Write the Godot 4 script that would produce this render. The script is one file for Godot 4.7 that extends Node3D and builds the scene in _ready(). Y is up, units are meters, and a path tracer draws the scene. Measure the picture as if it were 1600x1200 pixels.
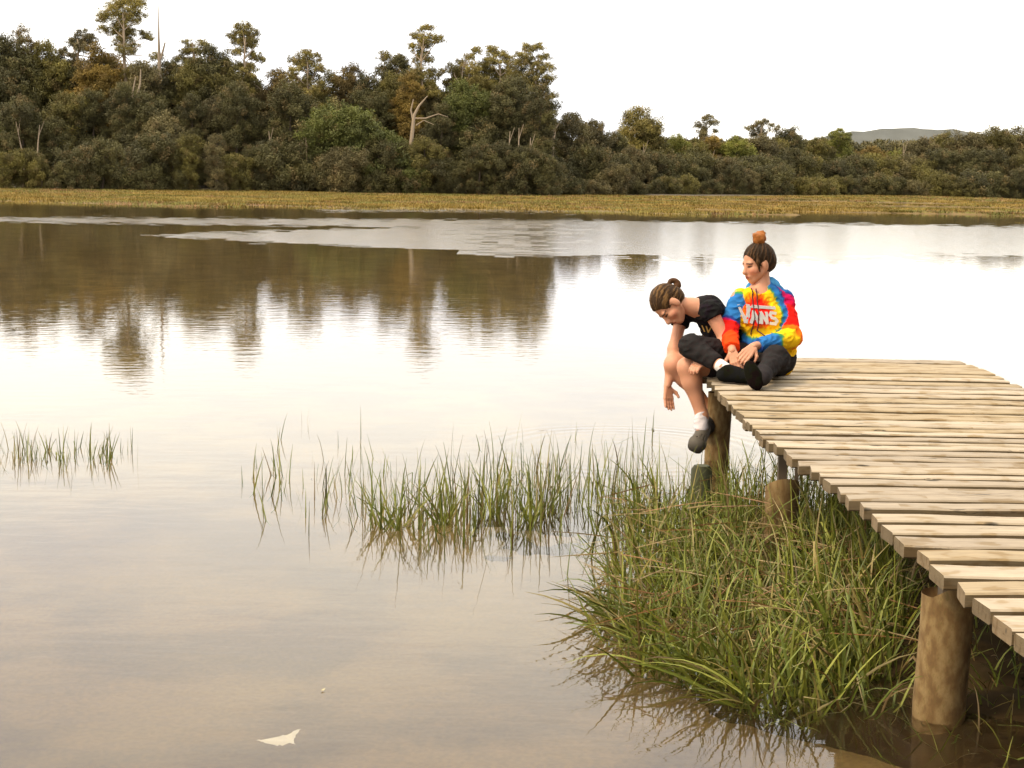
extends Node3D

const F := 2500.0            # focal length in pixels of the 1600 x 1200 photograph
const EYE := 1.80            # metres above the water
const DECK := 0.55           # deck top above the water
var cam_t: Transform3D
var rng := RandomNumberGenerator.new()
var noise := FastNoiseLite.new()
var folds := FastNoiseLite.new()
var used := {}
var M := {}

# ---------------------------------------------------------------- helpers
func ray(px: float, py: float) -> Vector3:
	return cam_t.basis * Vector3((px - 800.0) / F, -(py - 600.0) / F, -1.0)

func at(px: float, py: float, depth: float) -> Vector3:
	return cam_t.origin + ray(px, py) * depth

func on_plane(px: float, py: float, y: float) -> Vector3:
	var d := ray(px, py)
	return cam_t.origin + d * ((y - cam_t.origin.y) / d.y)

func numbered(called: String) -> String:
	used[called] = used.get(called, 0) + 1
	return called if used[called] == 1 else "%s_%03d" % [called, used[called] - 1]

func tag(o, label: String, category: String, group := "", kind := ""):
	o.set_meta("label", label)
	o.set_meta("category", category)
	if group != "":
		o.set_meta("group", group)
	if kind != "":
		o.set_meta("kind", kind)

func thing(called: String, where: Vector3, label: String, category: String, group := "") -> Node3D:
	var o := Node3D.new()
	o.name = numbered(called)
	add_child(o)
	o.position = where
	tag(o, label, category, group)
	return o

func part(called: String, mesh: Mesh, mat: Material, parent: Node, where := Vector3.ZERO) -> MeshInstance3D:
	var o := MeshInstance3D.new()
	o.name = numbered(called) if parent == self else called
	o.mesh = mesh
	if mat:
		o.material_override = mat
	o.position = where
	parent.add_child(o, true)
	return o

func structure(called: String, mesh: Mesh, mat: Material) -> MeshInstance3D:
	var o := part(called, mesh, mat, self)
	o.set_meta("kind", "structure")
	return o

func lin(r: float, g: float, b: float) -> Color:
	return Color(r, g, b).linear_to_srgb()

func mat(r: float, g: float, b: float, rough := 0.9, vertex := false) -> StandardMaterial3D:
	var m := StandardMaterial3D.new()
	m.albedo_color = Color(1, 1, 1) if vertex else lin(r, g, b)
	m.vertex_color_use_as_albedo = vertex
	m.roughness = rough
	m.cull_mode = BaseMaterial3D.CULL_DISABLED
	return m

func mesh_of(v: PackedVector3Array, n: PackedVector3Array, idx: PackedInt32Array, c = null, uv = null) -> ArrayMesh:
	# front faces run clockwise: turn every triangle to agree with its normals
	for t in range(0, idx.size(), 3):
		var i0 := idx[t]
		var i1 := idx[t + 1]
		var i2 := idx[t + 2]
		if (v[i2] - v[i0]).cross(v[i1] - v[i0]).dot(n[i0] + n[i1] + n[i2]) < 0.0:
			idx[t + 1] = i2
			idx[t + 2] = i1
	var a := []
	a.resize(Mesh.ARRAY_MAX)
	a[Mesh.ARRAY_VERTEX] = v
	a[Mesh.ARRAY_NORMAL] = n
	a[Mesh.ARRAY_INDEX] = idx
	if c != null:
		a[Mesh.ARRAY_COLOR] = c
	if uv != null:
		a[Mesh.ARRAY_TEX_UV] = uv
	var m := ArrayMesh.new()
	m.add_surface_from_arrays(Mesh.PRIMITIVE_TRIANGLES, a)
	return m

func noise_image(freq: float, octaves: int, seed_: int, size := 512) -> Image:
	var n := FastNoiseLite.new()
	n.seed = seed_
	n.noise_type = FastNoiseLite.TYPE_SIMPLEX_SMOOTH
	n.frequency = freq
	n.fractal_octaves = octaves
	var im := n.get_seamless_image(size, size)
	im.convert(Image.FORMAT_RGB8)
	return im

# tapered tube through points, ends closed
func tube_arrays(pts: Array, rad: Array, sides: int, bump := 0.0) -> ArrayMesh:
	var v := PackedVector3Array()
	var n := PackedVector3Array()
	var idx := PackedInt32Array()
	var uv := PackedVector2Array()
	var along := 0.0
	for i in pts.size():
		var p: Vector3 = pts[i]
		var d: Vector3 = (pts[min(i + 1, pts.size() - 1)] - pts[max(i - 1, 0)]).normalized()
		var side := d.cross(Vector3(0.31, 0.05, 0.95)).normalized()
		var up := side.cross(d).normalized()
		if i > 0:
			along += p.distance_to(pts[i - 1])
		for k in sides + 1:
			var a := TAU * (k % sides) / sides
			var o := side * cos(a) + up * sin(a)
			var r: float = rad[i] * (1.0 + bump * noise.get_noise_3d(p.x * 4.0 + o.x * 40.0, p.y * 40.0, p.z * 4.0 + o.z * 40.0))
			v.append(p + o * r)
			n.append(o)
			uv.append(Vector2(float(k) / sides, along))
	var w := sides + 1
	for i in pts.size() - 1:
		for k in sides:
			var q := i * w + k
			idx.append_array([q, q + w, q + 1, q + 1, q + w, q + w + 1])
	for e in [0, pts.size() - 1]:
		var c := v.size()
		var dd: Vector3 = (pts[e] - pts[1 if e == 0 else e - 1]).normalized()
		v.append(pts[e])
		n.append(dd)
		uv.append(Vector2(0.5, 0.5))
		for k in sides:
			v.append(v[e * w + k])
			n.append(dd)
			uv.append(Vector2(0.5, 0.5) + Vector2(cos(TAU * k / sides), sin(TAU * k / sides)) * 0.1)
		for k in sides:
			idx.append_array([c, c + 1 + k, c + 1 + (k + 1) % sides])
	return mesh_of(v, n, idx, null, uv)

# ---------------------------------------------------------------- terrain
func shore(x: float) -> float:
	return 68.0 + 5.0 * noise.get_noise_2d(x * 1.3, 40.0) - clampf((x - 5.0) * 0.25, 0.0, 5.0)

func ground_h(x: float, d: float) -> float:
	var h: float
	if d < 4.0:
		h = lerpf(0.35, -0.22, clampf((d + 2.0) / 6.0, 0, 1))
	elif d < 9.0:
		h = lerpf(-0.22, -0.5, (d - 4.0) / 5.0)
	elif d < 20.0:
		h = lerpf(-0.5, -1.5, (d - 9.0) / 11.0)
	else:
		var s := shore(x)
		h = clampf((d - s) * 0.03, -1.5, 0.03) if d < s + 1.0 else 0.03 + minf((d - s - 1.0) * 0.001, 0.04)
		if d > s - 6.0:
			h += 0.06 * noise.get_noise_2d(x * 1.6, d * 8.0)
			if lead(x, d):
				h -= 0.25
		var tl := treeline(x)
		if d > tl - 2.0:
			h += clampf((d - tl + 2.0) * 0.02, 0.0, 0.06)
	return h

func lead(x: float, d: float) -> bool:
	return x > 8.0 and d < treeline(x) - 6.0 and noise.get_noise_2d(x * 0.7 + 70.0, d * 4.0) > -0.10

func treeline(x: float) -> float:
	return 98.0 + clampf((x + 30.0) * 0.35, 0.0, 12.0) + clampf((x - 12.0) * 1.3, 0.0, 28.0)

func build_ground():
	var xs := [-400.0, -200.0, -110.0]
	for i in range(-75, 76):
		xs.append(i * 1.0)
	xs.append_array([110.0, 200.0, 400.0])
	var ds := [-60.0, -20.0, -8.0, -4.0]
	var d := -2.0
	while d < 12.0:
		ds.append(d)
		d += 0.5
	while d < 58.0:
		ds.append(d)
		d += 3.0
	while d < 150.0:
		ds.append(d)
		d += 0.6
	ds.append_array([160.0, 180.0, 230.0, 320.0, 500.0, 900.0, 1600.0])
	var v := PackedVector3Array()
	var n := PackedVector3Array()
	var c := PackedColorArray()
	var idx := PackedInt32Array()
	for dd in ds:
		for x in xs:
			var h := ground_h(x, dd)
			v.append(Vector3(x, h, -dd))
			n.append(Vector3(ground_h(x - 0.3, dd) - ground_h(x + 0.3, dd), 0.6, ground_h(x, dd + 0.3) - ground_h(x, dd - 0.3)).normalized())
			var col := Color(0.190, 0.128, 0.042)
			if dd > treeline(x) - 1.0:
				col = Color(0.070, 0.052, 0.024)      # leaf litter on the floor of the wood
			c.append(col * (1.0 + 0.25 * noise.get_noise_2d(x * 9.0, dd * 9.0)))
	var w := xs.size()
	for j in ds.size() - 1:
		for i in w - 1:
			var q := j * w + i
			idx.append_array([q, q + w, q + 1, q + 1, q + w, q + w + 1])
	var m := mat(1, 1, 1, 0.95, true)
	# sandy bottom: coarse dark silt patches and fine grain
	var im := noise_image(0.012, 5, 5, 512)
	for y in 512:
		for x in 512:
			var g := im.get_pixel(x, y).r
			var k := 0.80 + 0.16 * smoothstep(0.2, 0.8, g) + rng.randf_range(-0.06, 0.06)
			im.set_pixel(x, y, Color(minf(k, 1.0), minf(k * 0.98, 1.0), minf(k * 0.95, 1.0)))
	m.albedo_texture = ImageTexture.create_from_image(im)
	m.uv1_triplanar = true
	m.uv1_world_triplanar = true
	m.uv1_scale = Vector3(0.19, 0.19, 0.19)
	structure("ground", mesh_of(v, n, idx, c), m)

# wind-ruffled bands on the lake, given where they lie on the water
func ruffle(px: float, py: float) -> float:
	var j := 5.0 * noise.get_noise_2d(px * 0.35, py * 3.0) + 3.0 * noise.get_noise_2d(px * 1.4 + 900.0, py * 12.0)
	py += j * 0.45 + rng.randfn() * 1.5
	# first band: thin on the left, wide on the right
	var top := lerpf(340.0, 343.5, clampf(px / 700.0, 0, 1)) + clampf((px - 800.0) * 0.013, 0.0, 11.0)
	var bot := lerpf(346.5, 354.5, clampf(px / 600.0, 0, 1)) + clampf((px - 650.0) * 0.6, 0.0, 45.0)
	if py > top and py < bot:
		return 1.0
	# second band starts a quarter across and widens until both merge
	var t2 := 366.0 - clampf((px - 240.0) * 0.027, 0.0, 9.0)
	var b2 := 369.0 + clampf((px - 240.0) * 0.05, 0.0, 27.0)
	if px > 230.0 and py > t2 and py < b2:
		return 1.0
	# thin slivers close to the marsh
	if py > 327.5 and py < 330.5 and px > 500.0 and px < 900.0:
		return 1.0
	if py > 400.0 and py < 408.0 and px > 1040.0 and px < 1520.0 and noise.get_noise_2d(px * 0.8, py * 2.0) > -0.2:
		return 1.0
	return 0.0

func to_px(p: Vector3) -> Vector2:
	var q := cam_t.affine_inverse() * p
	return Vector2(800.0 + F * q.x / -q.z, 600.0 - F * q.y / -q.z)

func build_water():
	var v := PackedVector3Array()
	var n := PackedVector3Array()
	var uv := PackedVector2Array()
	var calm := PackedInt32Array()
	var rough := PackedInt32Array()
	var gentle := PackedInt32Array()
	var rc := on_plane(982, 703, 0.0)
	# sheets: x0, x1, d0, d1, step x, step d
	var rx0 := snappedf(rc.x - 1.6, 0.1)
	var rx1 := rx0 + 3.2
	var rd0 := snappedf(-rc.z - 2.0, 0.1)
	var rd1 := rd0 + 4.0
	var sheets := [
		[-400.0, 400.0, -3.0, rd0, 800.0, rd0 + 3.0],
		[-400.0, rx0, rd0, rd1, 400.0 + rx0, rd1 - rd0], [rx1, 400.0, rd0, rd1, 400.0 - rx1, rd1 - rd0],
		[rx0, rx1, rd0, rd1, 0.02, 0.02],
		[-400.0, 400.0, rd1, 30.0, 800.0, 30.0 - rd1],
		[-400.0, -42.0, 30.0, 75.0, 358.0, 45.0], [42.0, 400.0, 30.0, 75.0, 358.0, 45.0],
		[-42.0, 42.0, 30.0, 75.0, 0.4, 0.3],
		[-400.0, 400.0, 75.0, 175.0, 800.0, 100.0]]
	for s in sheets:
		var nx := int(round((s[1] - s[0]) / s[4]))
		var nd := int(round((s[3] - s[2]) / s[5]))
		var base := v.size()
		var rings: bool = s[4] == 0.02
		for j in nd + 1:
			for i in nx + 1:
				var x: float = lerpf(s[0], s[1], float(i) / nx)
				var d: float = lerpf(s[2], s[3], float(j) / nd)
				v.append(Vector3(x, 0, -d))
				var nn := Vector3.UP
				if rings:
					var o := Vector2(x - rc.x, -d - rc.z)
					var r := o.length()
					var a := 0.05 * smoothstep(0.1, 0.35, r) * (1.0 - smoothstep(0.75, 1.45, r)) * (0.6 + 0.4 * sin(r * 9.0))
					var sl := a * sin(r * TAU / 0.115)
					var dir := o / maxf(r, 0.01)
					nn = Vector3(-dir.x * sl, 1, -dir.y * sl).normalized()
				n.append(nn)
				uv.append(Vector2(x, d))
		for j in nd:
			for i in nx:
				var q := base + j * (nx + 1) + i
				var w := nx + 1
				var to := calm
				if s[4] == 0.4:
					var c := to_px(v[q] + Vector3(0.3, 0, -0.15))
					if ruffle(c.x, c.y) > 0.5:
						if c.x + 60.0 * rng.randfn() > 830.0:
							gentle.append_array([q, q + w, q + 1, q + 1, q + w, q + w + 1])
						else:
							rough.append_array([q, q + w, q + 1, q + 1, q + w, q + w + 1])
						continue
				to.append_array([q, q + w, q + 1, q + 1, q + w, q + w + 1])
				calm = to
	var m := mesh_of(v, n, calm, null, uv)
	var a := []
	a.resize(Mesh.ARRAY_MAX)
	a[Mesh.ARRAY_VERTEX] = v
	a[Mesh.ARRAY_NORMAL] = n
	a[Mesh.ARRAY_TEX_UV] = uv
	for set_ in [rough, gentle]:
		a[Mesh.ARRAY_INDEX] = set_
		m.add_surface_from_arrays(Mesh.PRIMITIVE_TRIANGLES, a)
	var im := noise_image(0.016, 4, 11, 1024)
	im.bump_map_to_normal_map(6.0)
	var tex := ImageTexture.create_from_image(im)
	for k in 3:
		var w := StandardMaterial3D.new()
		w.albedo_color = Color(1, 1, 1, 0.0)
		w.transparency = BaseMaterial3D.TRANSPARENCY_ALPHA
		w.refraction_enabled = true
		w.refraction_scale = 0.033
		w.roughness = [0.015, 0.22, 0.15][k]
		w.normal_enabled = true
		w.normal_texture = tex
		w.normal_scale = [0.035, 0.2, 0.10][k]
		w.uv1_scale = Vector3(1.0 / 9.0, 1.0 / 3.0, 1)
		m.surface_set_material(k, w)
	var o := structure("water", m, null)
	o.set_meta("label", "calm pale lake water with wind-ruffled bands")

# ---------------------------------------------------------------- ready
func _ready():
	rng.seed = 77
	noise.seed = 3
	noise.frequency = 0.05
	folds.seed = 8
	folds.frequency = 1.0
	folds.fractal_type = FastNoiseLite.FRACTAL_NONE
	setup_view()
	build_ground()
	build_water()
	build_hills()
	build_marsh()
	build_trees()
	build_jetty()
	build_mud()
	build_reeds()
	build_litter()
	build_hoodie_person()
	build_tee_person()

func setup_view():
	var cam := Camera3D.new()
	cam.name = "camera"
	var pitch := atan((600.0 - 262.0) / F)
	cam_t = Transform3D(Basis(Vector3.RIGHT, -pitch) * Basis(Vector3.BACK, deg_to_rad(1.0)), Vector3(0, EYE, 0))
	cam.transform = cam_t
	cam.fov = rad_to_deg(2.0 * atan(600.0 / F))
	cam.near = 0.05
	cam.far = 5000.0
	add_child(cam)
	cam.current = true
	var env := Environment.new()
	env.background_mode = Environment.BG_SKY
	env.tonemap_mode = Environment.TONE_MAPPER_LINEAR
	env.tonemap_exposure = 2.85
	env.sdfgi_enabled = true
	env.ssao_enabled = true
	env.ssil_enabled = true
	# overcast sky: bright even cloud, brighter overhead, with soft lavender-grey cloud shapes
	var im := Image.create(1024, 512, false, Image.FORMAT_RGBF)
	var cn := FastNoiseLite.new()
	cn.seed = 21
	cn.frequency = 0.8
	cn.fractal_octaves = 4
	for y in 512:
		var el := PI * (0.5 - (y + 0.5) / 512.0)
		for x in 1024:
			var az := TAU * (x + 0.5) / 1024.0
			var p := Vector3(cos(el) * cos(az), sin(el) * 3.2, cos(el) * sin(az))
			var g := cn.get_noise_3dv(p * Vector3(1.3, 1.3, 1.3))
			var cloud := smoothstep(-0.12, 0.42, g)
			var l := 0.80 * (1.0 + 0.06 * sin(maxf(el, 0.0)))
			var col := Color(1.0, 0.962, 0.875) * l
			col = col.lerp(Color(0.84, 0.85, 0.90) * l * 0.84, cloud * 0.75)
			im.set_pixel(x, y, col)
	var sky := Sky.new()
	var pm := PanoramaSkyMaterial.new()
	pm.panorama = ImageTexture.create_from_image(im)
	sky.sky_material = pm
	env.sky = sky
	var we := WorldEnvironment.new()
	we.name = "world_environment"
	we.environment = env
	add_child(we)
	var sun := DirectionalLight3D.new()
	sun.name = "sun"
	sun.light_energy = 0.35
	sun.light_color = Color(1.0, 0.9, 0.74)
	sun.light_angular_distance = 12.0
	sun.shadow_enabled = true
	add_child(sun)
	sun.look_at_from_position(Vector3(-7, 9.5, 3.5), Vector3.ZERO)

func build_hills():
	var v := PackedVector3Array()
	var n := PackedVector3Array()
	var idx := PackedInt32Array()
	var nx := 260
	for j in 7:
		for i in nx + 1:
			var x := lerpf(-700.0, 1500.0, float(i) / nx)
			var ridge := 34.0 * exp(-pow((x - 330.0) / 130.0, 2.0)) + 16.0 * exp(-pow((x - 560.0) / 160.0, 2.0)) + 5.0
			ridge += 2.5 * noise.get_noise_2d(x * 0.5, 7.0) + 1.2 * noise.get_noise_2d(x * 4.0, 3.0)
			var t := j / 6.0
			v.append(Vector3(x, ridge * (1.0 - t * t) * (1.0 + 0.05 * noise.get_noise_2d(x * 6.0, j * 50.0)) if j < 6 else -1.0, -1400.0 + 260.0 * t))
			n.append(Vector3(rng.randf_range(-0.4, 0.4), 1, 1 + rng.randf_range(-0.4, 0.4)).normalized())
	for j in 6:
		for i in nx:
			var q := j * (nx + 1) + i
			idx.append_array([q, q + nx + 1, q + 1, q + 1, q + nx + 1, q + nx + 2])
	structure("hills", mesh_of(v, n, idx), mat(0.105, 0.108, 0.098))

# ---------------------------------------------------------------- marsh and trees
# a tuft of upright blades
func tuft_mesh(blades: int, h: float, spread: float, w: float) -> ArrayMesh:
	var v := PackedVector3Array()
	var n := PackedVector3Array()
	var idx := PackedInt32Array()
	for b in blades:
		var p := Vector3(rng.randf_range(-1, 1), 0, rng.randf_range(-1, 1)) * spread
		var tip := p + Vector3(rng.randf_range(-0.5, 0.5), 1.0, rng.randf_range(-0.5, 0.5)) * h * rng.randf_range(0.6, 1.1)
		var s := Vector3.RIGHT.rotated(Vector3.UP, rng.randf() * PI) * w
		var q := v.size()
		v.append_array([p - s, p + s, tip])
		var nn := s.cross(tip - p).normalized()
		nn = (nn + Vector3.UP * 0.8).normalized()
		n.append_array([nn, nn, nn])
		idx.append_array([q, q + 1, q + 2])
	return mesh_of(v, n, idx)

func multi(called: String, mesh: Mesh, xf: Array, cols: Array, m: Material, parent: Node) -> MultiMeshInstance3D:
	var mm := MultiMesh.new()
	mm.transform_format = MultiMesh.TRANSFORM_3D
	mm.use_colors = true
	mm.mesh = mesh
	mm.instance_count = xf.size()
	for i in xf.size():
		mm.set_instance_transform(i, xf[i])
		mm.set_instance_color(i, cols[i])
	var o := MultiMeshInstance3D.new()
	o.name = numbered(called) if parent == self else called
	o.multimesh = mm
	o.material_override = m
	o.set_meta("kind", "stuff")
	parent.add_child(o, true)
	return o

func leaf_mat() -> StandardMaterial3D:
	var m := mat(1, 1, 1, 0.75, true)
	m.backlight_enabled = true
	m.backlight = Color(0.35, 0.35, 0.25)
	return m

func build_marsh():
	var tuft := tuft_mesh(18, 0.13, 0.32, 0.014)
	var xf := []
	var cols := []
	for k in 80000:
		var d := rng.randf_range(58.0, 150.0)
		var x := rng.randf_range(-0.36, 0.38) * d
		if d > treeline(x) - 2.5:
			continue
		var h := ground_h(x, d)
		var g := noise.get_noise_2d(x * 1.2 + 300.0, d * 5.0)
		if h < -0.07 + 0.05 * g or (h < 0.02 and rng.randf() < 0.6):
			continue
		# open leads of water run through the right-hand marsh
		if lead(x, d):
			continue
		var s := rng.randf_range(0.6, 1.15)
		xf.append(Transform3D(Basis(Vector3.UP, rng.randf() * TAU).scaled(Vector3(s * 1.3, s, s * 1.3)), Vector3(x, h - 0.02, -d)))
		var c := Color(0.24, 0.155, 0.024).lerp(Color(0.135, 0.135, 0.020), smoothstep(-0.25, 0.25, g))
		if g > 0.2 and rng.randf() < 0.5:
			c = Color(0.25, 0.13, 0.05)
		cols.append(c * rng.randf_range(0.75, 1.2))
	var o := multi("marsh_grass", tuft, xf, cols, leaf_mat(), self)
	tag(o, "ochre and olive marsh grass on the flats before the far wood", "grass", "", "stuff")

# one spray of leaves about the unit ball
func spray_mesh(leaves: int, size: float, flat: float, droop: float) -> ArrayMesh:
	var v := PackedVector3Array()
	var n := PackedVector3Array()
	var idx := PackedInt32Array()
	for l in leaves:
		var p := Vector3(rng.randfn(), rng.randfn(), rng.randfn()).normalized() * pow(rng.randf(), 0.45)
		p.y *= flat
		var d := Vector3(rng.randfn(), rng.randfn() - droop, rng.randfn()).normalized() * size * rng.randf_range(0.6, 1.3)
		var s := d.cross(Vector3(rng.randfn(), rng.randfn(), rng.randfn())).normalized() * size * 0.3
		var q := v.size()
		v.append_array([p - d, p + s, p + d, p - s])
		var nn := d.cross(s).normalized()
		if nn.dot(p) < 0.0:
			nn = -nn
		nn = (nn + p.normalized() * 0.5).normalized()
		n.append_array([nn, nn, nn, nn])
		idx.append_array([q, q + 1, q + 2, q, q + 2, q + 3])
	return mesh_of(v, n, idx)

var sprays := []
var gum_sprays := []
var needle_sprays := []
var TINT := {
	"dark": Color(0.070, 0.062, 0.016), "olive": Color(0.112, 0.094, 0.017), "green": Color(0.088, 0.096, 0.015), "ochre": Color(0.190, 0.125, 0.020),
	"grey": Color(0.115, 0.094, 0.034), "rust": Color(0.125, 0.085, 0.020), "gum": Color(0.190, 0.152, 0.033), "lime": Color(0.150, 0.150, 0.020)}

# crown from lobes [centre, radius, flatness]
func crown(parent: Node3D, lobes: Array, kind: String, tint: Color, clump: float, fill: float):
	var xf := []
	var cols := []
	var set_: Array = gum_sprays if kind == "gum" else (needle_sprays if kind == "needle" else sprays)
	for lb in lobes:
		var c: Vector3 = lb[0]
		var r: float = lb[1]
		var fl: float = lb[2]
		var k := maxi(5, int(fill * r * r / (clump * clump)))
		var lt := rng.randf_range(0.7, 1.3)
		for i in k:
			var d := Vector3(rng.randfn(), rng.randfn() + 0.25, rng.randfn()).normalized()
			var p := d * r * rng.randf_range(0.4, 1.22)
			p.y *= fl
			var s := clump * rng.randf_range(0.65, 1.3)
			xf.append(Transform3D(Basis.from_euler(Vector3(rng.randf_range(-0.5, 0.5), rng.randf() * TAU, rng.randf_range(-0.5, 0.5))).scaled(Vector3(s, s, s)), c + p))
			var t := tint * lt * rng.randf_range(0.7, 1.3)
			if rng.randf() < 0.10:
				t = t.lerp(Color(0.2, 0.13, 0.05), 0.5)
			t.a = 1.0
			cols.append(t)
	multi("crown", set_[rng.randi() % set_.size()], xf, cols, M.leaf, parent)

func limb_pts(a: Vector3, b: Vector3, wob: float, n := 6) -> Array:
	var pts := []
	var o := Vector3(rng.randf_range(-1, 1), rng.randf_range(-0.3, 0.6), rng.randf_range(-1, 1)) * wob
	for i in n:
		var t := i / float(n - 1)
		var p := a.lerp(b, t) + o * sin(PI * t) + Vector3(rng.randf_range(-1, 1), 0, rng.randf_range(-1, 1)) * wob * 0.18 * sin(PI * t)
		pts.append(p)
	return pts

func taper(r0: float, r1: float, n := 6) -> Array:
	var a := []
	for i in n:
		a.append(lerpf(r0, r1, pow(i / float(n - 1), 0.8)))
	return a

# dense bushy tree: top pixel, width in pixels, distance
func bushy(px: float, py: float, wpx: float, depth: float, tint: String, called: String, label: String, group: String, low := 0.1, kind := "bush"):
	var top := at(px, py, depth)
	var gh := ground_h(top.x, -top.z)
	var h := top.y - gh
	var w := wpx / F * depth
	var look: String = {"dark": "dark brown-green", "olive": "olive", "grey": "grey-green", "green": "green", "ochre": "ochre", "gum": "golden-green", "lime": "yellow-green", "rust": "russet"}[tint]
	if label.contains("%s"):
		label = label % (("broad " if wpx > 84.0 else ("narrow " if wpx < 62.0 else "")) + look)
		group += ", " + look
	var o := thing(called, Vector3(top.x, gh, top.z), label, "shrub" if called == "shrub" else "tree", group)
	var lobes := []
	var n := clampi(int(7 + h * 1.3), 7, 20)
	for i in n:
		var t: float = lerpf(low, 0.93, (i + 0.5) / n)
		var env := w * 0.5 * pow(clampf(1.0 - pow(absf(t - 0.5) / 0.58, 2.4), 0.0, 1.0), 0.5)
		var lr := w * rng.randf_range(0.17, 0.27)
		var a := i * 2.4 + rng.randf_range(-0.5, 0.5)
		var off := maxf(env - lr * 0.5, 0.0) * rng.randf_range(0.4, 1.0)
		lobes.append([Vector3(cos(a) * off, t * h - (lr * 0.5 if t > 0.8 else 0.0), sin(a) * off), lr, rng.randf_range(0.6, 0.95)])
	lobes.append([Vector3(0, h - w * 0.16, 0), w * 0.2, 0.8])
	var tr := limb_pts(Vector3(0, -0.2, 0), Vector3(w * 0.05, h * 0.86, 0), w * 0.06)
	part("trunk", tube_arrays(tr, taper(0.035 * h * 0.5 + 0.05, 0.03), 6), M.bark, o)
	crown(o, lobes, kind, TINT[tint], clampf(w * 0.085, 0.18, 0.42), 6.0)

func unseen_shade_tree(x: float, z: float, h: float, w: float, tint: String):  # out-of-frame tree, added to cut the skylight reaching the jetty
	var gh := ground_h(x, -z) - 0.1
	var o := thing("added_shade_tree", Vector3(x, gh, z), "added leafy tree out of view that blocks skylight from the jetty piles", "tree", "added shade trees out of view")
	var lobes := []
	for i in 16:
		var a := i * 2.4
		var t: float = lerpf(0.12, 0.92, i / 15.0)
		var off := w * 0.32 * sqrt(maxf(1.0 - pow((t - 0.45) / 0.6, 2.0), 0.0))
		lobes.append([Vector3(cos(a) * off, t * h, sin(a) * off), w * 0.22, 0.85])
	part("trunk", tube_arrays(limb_pts(Vector3(0, -0.3, 0), Vector3(0, h * 0.85, 0), 0.2), taper(0.16, 0.04), 8), M.bark, o)
	crown(o, lobes, "bush", TINT[tint], 0.42, 6.0)

# gum: crown lobes given as pixels [x, y, r]; trunk foot pixel x
func gum(foot: float, depth: float, lobes_px: Array, tint: String, label: String, group := "", bare := false):
	var top := at(foot, 200, depth)
	var gh := ground_h(top.x, -top.z)
	var base := Vector3(top.x, gh, top.z)
	var o := thing("gum_tree", base, label, "tree", group)
	var lobes := []
	var mean := Vector3.ZERO
	var lowest := 1e9
	for l in lobes_px:
		var p := at(l[0], l[1], depth) - base + Vector3(0, 0, rng.randf_range(-1.0, 1.0) * 0.8)
		lobes.append([p, l[2] / F * depth * 1.3, rng.randf_range(0.6, 0.85)])
		mean += p
		lowest = minf(lowest, p.y)
	mean /= lobes.size()
	# lower boughs that carry the crown down into the wood
	for i in 7:
		var p := Vector3(mean.x + rng.randfn() * 0.75, lowest - 0.25 - i * 0.32, rng.randfn() * 0.6)
		lobes.append([p, rng.randf_range(0.28, 0.55), rng.randf_range(0.5, 0.8)])
	var hub := Vector3(mean.x * 0.9, lowest - 0.5, 0)
	var crownpt := Vector3(mean.x, mean.y + (mean.y - lowest) * 0.5, 0)
	var h := mean.y
	var pts := limb_pts(Vector3(0, -0.2, 0), hub, 0.25, 7)
	var pts2 := limb_pts(hub, crownpt, 0.2, 6)
	pts.append_array(pts2.slice(1))
	var tr := part("trunk", tube_arrays(pts, taper(0.014 * h + 0.05, 0.03, pts.size()), 8), M.pale_bark, o)
	for l in lobes:
		var c: Vector3 = l[0]
		var from: Vector3 = pts[clampi(6 + int(5.0 * clampf((c.y - 0.8 - hub.y) / maxf(crownpt.y - hub.y, 0.1), 0, 1)), 5, pts.size() - 1)]
		part("limb", tube_arrays(limb_pts(from, c, 0.18, 5), taper(0.05, 0.015, 5), 5), M.pale_bark, tr)
	crown(o, lobes, "gum", TINT[tint], 0.21, 6.0)

# leafless pale stem or dead tree: chains of pixels [x, y, radius in metres]
func bare_tree(called: String, depth: float, chains: Array, label: String, group := "", material := "pale_bark"):
	var first: Array = chains[0][0]
	var f0 := at(first[0], first[1], depth)
	var gh := ground_h(f0.x, -f0.z)
	var base := Vector3(f0.x, gh, f0.z)
	var o := thing(called, base, label, "tree", group)
	var tr = null
	for ch in chains:
		var pts := []
		var rad := []
		if tr == null:
			pts.append(Vector3(0, -0.2, 0))
			rad.append(ch[0][2] * 1.15)
		for p in ch:
			pts.append(at(p[0], p[1], depth) - base)
			rad.append(p[2])
		var me := tube_arrays(pts, rad, 7)
		if tr == null:
			tr = part("trunk", me, M[material], o)
		else:
			part("branch", me, M[material], tr)

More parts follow.
